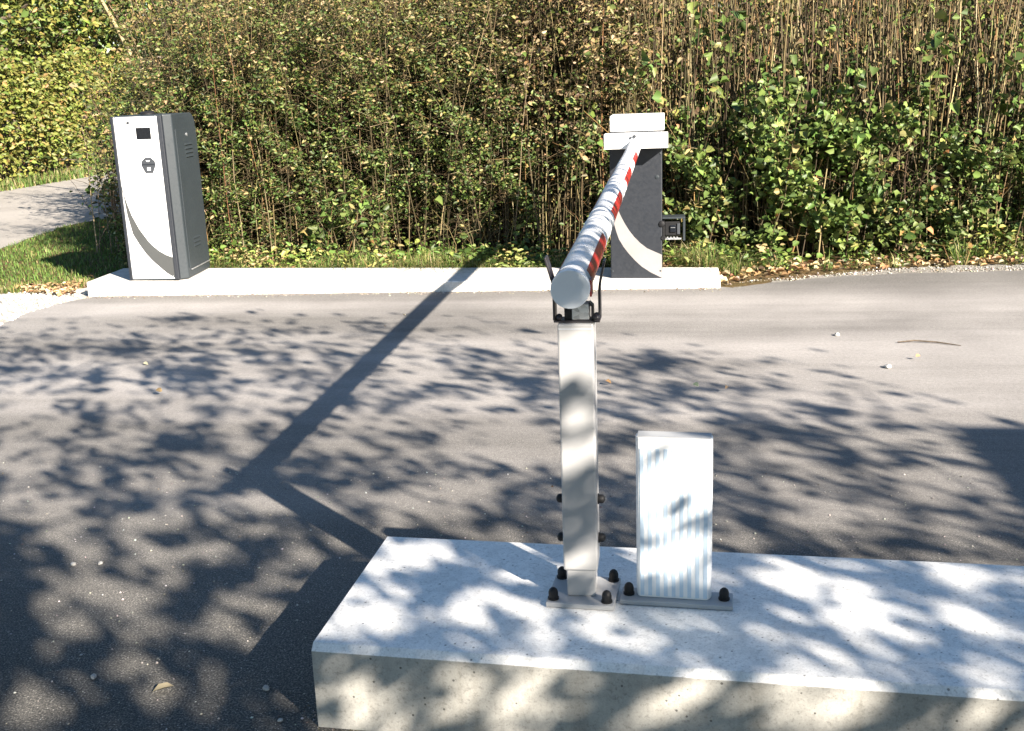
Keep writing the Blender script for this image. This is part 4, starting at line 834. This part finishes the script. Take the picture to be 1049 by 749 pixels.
GRID=[[96,96,96,96,96,96,96,96,96,96,94,91,91,91,91,91,91,91],[96,96,96,96,96,96,96,96,96,96,94,91,91,91,91,91,91,91],[96,96,96,96,96,96,96,96,96,96,94,91,91,91,91,91,91,91],[96,96,96,96,96,96,96,96,96,96,94,91,91,91,91,91,91,91],[96,96,96,96,96,96,96,96,96,95,94,92,91,91,91,91,91,91],[96,96,96,96,96,96,96,96,96,95,94,92,91,91,91,91,91,91],[96,96,96,96,96,96,96,96,96,94,94,92,91,91,91,91,91,91],[96,96,96,96,96,96,96,96,96,94,94,93,91,91,91,91,91,91],[96,96,96,96,96,96,96,96,95,93,93,92,90,90,90,91,91,91],[96,96,96,96,96,96,96,96,93,88,86,85,84,86,88,89,89,89],[93,94,94,94,94,95,95,94,85,71,70,67,66,68,71,74,77,80],[86,89,91,91,92,92,93,92,80,70,73,69,64,63,64,64,64,64],[58,59,61,63,64,67,82,86,72,66,71,68,61,59,60,60,60,61],[45,45,45,45,45,50,77,79,54,48,59,65,56,51,53,55,57,59],[46,46,46,45,45,56,73,70,49,44,53,59,42,24,26,28,29,31],[50,50,50,50,50,64,69,59,46,50,52,43,24,7,7,8,8,9],[50,50,50,50,51,66,65,55,41,54,45,27,11,1,1,1,1,1],[50,50,50,50,56,71,60,50,43,54,36,14,3,0,0,0,0,0],[50,50,50,50,59,66,54,46,41,42,23,6,0,0,0,0,0,0],[47,47,47,47,53,54,48,39,30,22,10,2,0,0,0,0,0,0],[30,30,30,31,36,36,34,28,19,6,2,0,0,0,0,0,0,0],[14,13,13,14,16,23,29,22,13,1,0,0,0,0,0,0,0,0],[5,5,5,6,7,13,15,11,6,0,0,0,0,0,0,0,0,0],[0,0,0,0,1,4,3,2,1,0,0,0,0,0,0,0,0,0],[0,0,0,0,0,0,0,0,0,0,0,0,0,0,0,0,0,0],[0,0,0,0,0,0,0,0,0,0,0,0,0,0,0,0,0,0],[0,0,0,0,0,0,0,0,0,0,0,0,0,0,0,0,0,0]]
def coverage(X, Y):
    g = np.array(GRID, float)/99.; fx = np.clip((X+5)/.5, 0, g.shape[1]-1.001); fy = np.clip((Y-.5)/.25, 0, g.shape[0]-1.001)
    i = fy.astype(int); j = fx.astype(int); u = fy-i; v = fx-j
    c = (g[i,j]*(1-v)+g[i,j+1]*v)*(1-u)+(g[i+1,j]*(1-v)+g[i+1,j+1]*v)*u
    c = np.where(Y > 6.75, 0, c)
    for (cx, cy, a, b, c2, d, dark, sc) in BLOBS:
        dx, dy = X-cx, Y-cy; q = ((a*dx+b*dy)**2+(c2*dx+d*dy)**2)/(1.0 if dark else sc); w_ = np.exp(-(q**1.6))
        c = np.where(w_ > .01, (1-(1-c)*(1-.88*w_)) if dark else c*(1-.97*w_), c)
    return c
def canopy():
    n = 140000
    X = rng.uniform(-5.6, 4.2, n); Y = rng.uniform(.1, 6.7, n); c = np.minimum(coverage(X, Y), .985)
    lam = -np.log(1-c); area = 9.8*6.6*abs(S[2]); leafA = .0009
    p = lam*area/leafA/n
    k = rng.random(n) < p
    # denser than the samples allow: repeat
    rep = np.maximum(1, np.round(p)).astype(int)*k
    X = np.repeat(X, rep); Y = np.repeat(Y, rep); n = len(X)
    X += rng.normal(0,.012,n); Y += rng.normal(0,.012,n)
    t_ = 4.5+rng.random(n)*2.5+.25*np.sin(X*3)+rng.normal(0,.2,n)
    P_ = np.stack([X, Y, np.zeros(n)], -1)-S[None]*t_[:, None]
    bad = (P_[:,0] > 5.0) & (P_[:,2] < 3.4); P_ = P_[~bad]; n = len(P_)
    a = rng.uniform(0,6.28,n); ax = np.stack([np.cos(a), np.sin(a), rng.normal(-.3,.4,n)], -1)
    nr = rng.normal(0,.55,(n,3))-S[None]*1.0
    L = .060*rng.uniform(.7,1.3,n); V, F = leaf_arrays(P_-unit(ax)*L[:,None]*.5, ax, nr, L, L*.62, .15, .1)
    T = thing('tree', (3.9,-3.6,0), 'broad tree on the near roadside whose leaves throw the dappled shade', 'tree')
    tag(np_mesh('crown', V, [F], M['leaf'], T, np.repeat(pick(MID, n), 6, 0)), kind='stuff')
    r_ = random.Random(4); t = MB(); tt = Vector((3.8,-3.2,2.5))
    t.tube([(3.9,-3.6,-.1),(3.95,-3.55,.6),(3.85,-3.4,1.6),tt], [.24,.18,.15,.13], 12)
    nodes = [tt]
    idx = r_.sample(range(n), 16)
    for i in idx:
        e = Vector(P_[i]); st = tt; midp = st.lerp(e, .5)+Vector((r_.uniform(-.3,.3), r_.uniform(-.3,.3), r_.uniform(0,.4)))
        pp = [st, st.lerp(midp,.5)+Vector((0,0,.1)), midp, midp.lerp(e,.5), e]; t.tube(pp, [.034,.025,.019,.013,.005], 7); nodes += [midp, midp.lerp(e,.5), e]
    for i in r_.sample(range(n), 260):
        e = Vector(P_[i]); st = min(nodes, key=lambda q: (q-e).length); m2 = st.lerp(e,.5)+Vector((r_.uniform(-.08,.08), r_.uniform(-.08,.08), r_.uniform(-.03,.1)))
        t.tube([st, m2, e], [.010,.007,.003], 5); nodes.append(e)
    t.build('trunk', M['bark'], T, smooth=True)
    return n
canopy()

# ================================================================== unseen camper, a guess, added so its roof corner shades the road edge
def guessed_motorhome():
    T = thing('guessed_motorhome', (6.5,-3.0,0), 'unseen white camper, a guess added to shade the right road edge', 'guessed_motorhome')
    hx, hy, hz = 5.20, .09, 3.0
    t = MB(); t.prism_x([(hy,.55),(hy,2.2),(hy,hz),(-5.8,hz),(-5.8,.55)], hx, hx+2.2); b = t.build('body', M['vanwhite'], T, bevel=.04)
    t = MB(); t.prism_x([(.095+1.0,.55),(1.0,1.1),(.55,1.25),(.105,1.9),(.105,.55)], hx+.1, hx+2.1); cabn = t.build('cab', M['vanwhite'], T, bevel=.03)
    t = MB(); t.prism_x([(.98,1.13),(.56,1.27),(.14,1.86),(.16,1.88),(.59,1.30),(.99,1.15)], hx+.2, hx+2.0); t.build('windscreen', M['glass'], cabn)
    for y in (-4.4,-2.2): 
        t = MB(); t.box(hx-.012, hx-.001, y, y+.9, 1.5, 2.1); t.build('window', M['glass'], b, bevel=.004)
    for x in (hx+.12, hx+1.9):
        for y in (.45,-4.3):
            t = MB(); t.lathe((x,y,.34), (1,0,0), [(.10,0),(.33,.0),(.34,.03),(.34,.17),(.33,.2),(.10,.2)], 28); wo = t.build('tyre', M['tyre'], T, smooth=True)
            t = MB(); t.lathe((x-.01,y,.34), (1,0,0), [(.2,0),(.2,.22)], 20); t.build('rim', M['galv'], wo, smooth=True)
guessed_motorhome()
